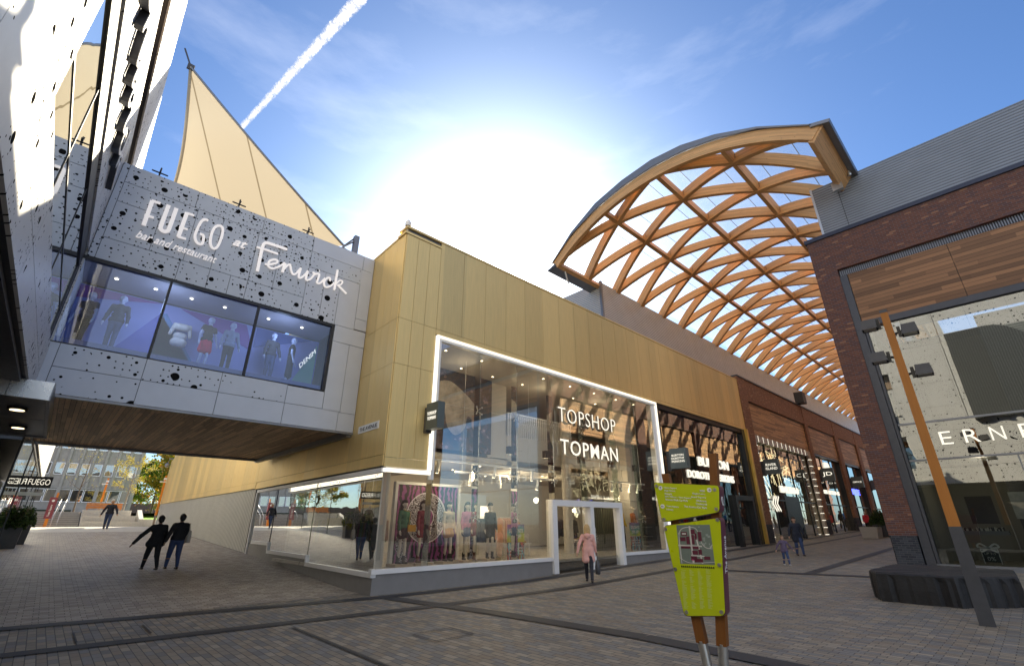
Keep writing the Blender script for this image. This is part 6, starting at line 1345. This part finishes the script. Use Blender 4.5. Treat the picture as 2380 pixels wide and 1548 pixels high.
b=MB(); b.box(14.6,15.3,17.6,17.64,1.5,2.5); tag(b.build('lightbox_poster',emis('lit_portrait_poster',(.9,.75,.65),1.0)),'bright portrait lightbox on the back wall above the rails','poster')
o=thing('shoe_shelves','three glass shelves of dark shoes at the right end of the window','shelves',(21.9,13.9,.6))
for k in range(4):
    b=MB(); b.box(21.55,22.0,13.3,13.9,.75+k*.42,.77+k*.42); s_=b.build('shelf',M['steel'],o); b=MB()
    for q in range(2): b.ball((21.68+.2*q,13.5+.15*q,.82+k*.42),.06,0,5,(1.0,2.2,.8))
    b.build('shoes',BOOT,s_)
# track lights and spots
for nm,x0,x1,y,z,lab,heads in [('a',8.75,13.96,13.5,3.75,'white lighting track with five spotlights hanging behind the glass, left',[9.3,10.8,11.85,12.7,13.8]),('b',10.2,15.6,13.75,3.45,'second lower white lighting track behind the first',[10.9,12.3,14.4]),('c',19.0,22.0,13.5,3.6,'short white lighting track with spotlights at the right end',[19.2,19.9,20.7,21.4])]:
    o=thing('lighting_track',lab,'lighting',((x0+x1)/2,y,z)); b=MB(); b.box(x0,x1,y-.03,y+.03,z-.03,z+.03); b.tube([(x0+.3,y,z),(x0+.3,y,7.6)],.008,4); b.tube([(x1-.3,y,z),(x1-.3,y,7.6 if nm!='b' else 4.0)],.008,4); b.build('track',M['white'],o)
    for i,x in enumerate(heads):
        b=MB(); b.box(x-.04,x+.04,y-.03,y+.03,z-.16,z-.03); t_=.35*math.sin(i*1.7); b.tube([(x,y,z-.16),(x+t_*.2,y+.06,z-.42)],[.055,.065],12); hd=b.build('spotlight_head',M['white'],o)
        b=MB(); b.tube([(x+t_*.2,y+.06,z-.421),(x+t_*.202,y+.062,z-.43)],.05,10); b.build('lens',M['lamp'],hd)
for i,(x,z) in enumerate([(12.22,4.29),(14.21,4.32),(16.4,4.30),(18.58,4.28),(20.6,4.26)]):
    o=thing('floodlight',['black floodlight behind the glass, left of the bold letters','black floodlight behind the glass under the first bold letter','black floodlight behind the glass under the middle bold letters','black floodlight behind the glass under the last bold letter','black floodlight behind the glass at the right'][i],'floodlight',(x,13.0,z),group='floodlights behind the glass'); b=MB(); b.box(x-.2,x+.1,12.9,13.1,z-.14,z+.14); b.build('housing',M['darkgrey'],o); b=MB(); b.tube([(x+.1,13.0,z),(x+.38,12.8,z)],.015,6); b.box(x+.08,x+.12,12.88,13.12,z-.1,z+.1); b.build('arm',M['steel'],o)
k=0
for x in (9.2,10.9,12.6,14.4,16.2,18.0,19.8,21.4):
    for y in (13.3,14.6): ceiling_spot(x,y,7.62,'small round recessed spotlight in the high ceiling behind the white framed glass',0,.045)
for x in (9,11,13.5,15.5,17.5,19.5):
    for y in (16.4,18.4): ceiling_spot(x,y,3.94 if x>14 else 4.1,'small warm recessed spotlight in the low shop ceiling',0,.05,group='low shop ceiling lights')
for x,y,z,e in [(10,13.6,3.3,24),(12.6,13.6,3.3,24),(15.5,16.5,3.3,42),(18.5,17,3.2,34),(20.6,13.7,3.3,22),(10.5,13.8,6.9,7),(15.5,14.2,6.9,10),(19.5,14.2,6.9,9),(11,17.5,3.2,30)]: room_light(x,y,z,e,(1,.84,.62),.25)
for x in (27,31,40,45,53,63): room_light(x,15.0,3.0,40,(1,.86,.68),.3)
room_light(25.2,1.0,3.3,14,(1,.9,.75),.2)
# display stock in the side window
for k,(y,c,lab) in enumerate([(15.0,(.5,.5,.5),'grey display box in the side window nearest the corner'),(17.5,(.75,.62,.02),'yellow banner board in the middle of the side window'),(20.3,(.42,.38,.32),'pale display cube in the side window next to the banner')]):
    b=MB()
    if k==1: b.box(7.9,7.95,16.6,18.6,1.55,1.95)
    else: b.box(7.8,8.2,y,y+.5,1.0 if k else .6,1.5 if k else 1.2)
    tag(b.build('display_box',plain('stock_%d'%k,c,.5,0,.1,3)),lab,'display')
for k,(y,lab,col) in enumerate([(14.6,'rail of pale clothes in the side window near the corner',(.4,.4,.4)),(18.9,'rail of white and blue clothes in the far part of the side window',(.3,.36,.42))]):
    o=thing('clothes_rail',lab,'clothes rail',(8.0,y,.52)); b=MB(); b.tube([(8.1,y,.52),(8.1,y,1.9),(8.1,y+1.5,1.9),(8.1,y+1.5,.52)],.018,6); b.build('rail_frame',M['steel'],o); r=random.Random(k)
    for q in range(12):
        b=MB(); b.prism([(7.9,y+.1+q*.11,1.85),(8.3,y+.1+q*.11,1.85),(8.35,y+.1+q*.11,1.1+.2*r.random()),(7.85,y+.1+q*.11,1.1)],(0,.05,0)); b.build('garment',cloth('side_%d%d'%(k,q%3),tuple(c*(.4+r.random()) for c in col)),o)
# poster of a smiling woman in the dark bay, and small notices
o=thing('fashion_poster','tall poster of a long haired woman in denim beside the dark portal','poster',(32.6,13.4,.5))
b=MB(); b.box(30.2,33.2,13.45,13.5,.5,4.6); b.build('print_background',plain('poster_grey',(.16,.16,.15),.5,0,.4,1.5),o)
b=MB(); Y_=13.43
def poly(P,mi): b.prism([(x,Y_-.004*mi,z) for x,z in P],(0,.003,0),mi)
ell=lambda cx,cz,rx,rz,n=20:[(cx+rx*math.cos(2*math.pi*k/n),cz+rz*math.sin(2*math.pi*k/n)) for k in range(n)]
poly([(30.9,.6),(30.9,2.0),(31.3,2.7),(31.9,2.9),(32.6,2.7),(32.9,2.0),(32.9,.6)],0); poly([(31.3,2.2),(31.2,3.4),(31.5,4.1),(32.0,4.3),(32.4,4.1),(32.7,3.3),(32.6,2.3),(32.3,2.0),(31.6,2.0)],1); poly(ell(31.95,3.62,.30,.42),2); poly([(31.8,2.6),(31.8,3.3),(32.1,3.3),(32.1,2.6)],2); poly(ell(31.95,3.47,.11,.04),3); poly(ell(31.84,3.7,.035,.02),1); poly(ell(32.06,3.7,.035,.02),1)
b.build('printed_figure',[plain('print_denim',(.05,.09,.16),.6,0,.3,4),plain('print_hair',(.22,.13,.06),.6,0,.5,9),plain('print_skin',(.50,.32,.22),.6,0,.05,4),M['white']],o)
# ------------------------------------------------------------ planters
def planter(x,y,w,h,mat,lab,kind,leafs,gh,seed,wide=1.0):
    z=gz(x,y); o=thing('planter',lab,'planter',(x,y,z)); b=MB(); V=[]
    for zz,f in ((z,.86),(z+h,1.0)):
        for a,c in ((-1,-1),(1,-1),(1,1),(-1,1)): V.append((x+a*w/2*f*wide,y+c*w/2*f,zz))
    b.add(V,[(3,2,1,0),(0,1,5,4),(1,2,6,5),(2,3,7,6),(3,0,4,7)]); b.box(x-w/2*wide*.92,x+w/2*wide*.92,y-w/2*.92,y+w/2*.92,z+h-.06,z+h-.05,1); b.build('tub',[mat,M['bark']],o)
    r=random.Random(seed); pts=[]
    b=MB()
    for k in range(14): a=r.uniform(0,6.28); d=r.uniform(.1,w*.6); top=Vector((x+d*math.cos(a),y+d*math.sin(a),z+h+gh*r.uniform(.5,1))); b.tube([(x+.2*d*math.cos(a),y+.2*d*math.sin(a),z+h-.05),top],.012,5); 
    b.build('stem',M['bark'],o)
    for _ in range(leafs):
        a=r.uniform(0,6.28); d=w*.72*math.sqrt(r.random()); hh=gh*(1-(d/(w*.8))**2)*(r.random()**.6); pts.append((x+d*math.cos(a),y+d*math.sin(a),z+h+hh-.03+ .08*math.sin(5*a)))
    leaves(pts,kind[1],kind[0],o,'foliage',seed); return o
LD=leafmat('dark_glossy_leaves',[(.015,.035,.01),(.03,.06,.015),(.05,.09,.02)],.2)
planter(-.55,33.9,.62,.82,M['darkgrey'],'square dark planter with a leafy shrub by the glass front, right one of two',(LD,.07),900,.95,3)
planter(-.75,31.6,.55,.85,M['darkgrey'],'square dark planter with a leafy shrub at the left edge of the picture',(LD,.07),900,.9,4)
planter(43.6,8.7,1.05,.75,plain('pale_planter',(.45,.43,.40),.7,0,.1,3),'pale rectangular planter in the middle of the avenue',(LD,.05),60,.1,5,1.6)
planter(45.9,8.5,.9,.85,M['darkgrey'],'dark tub with a round green bush behind the pale planter',(LD,.06),2600,1.05,6)
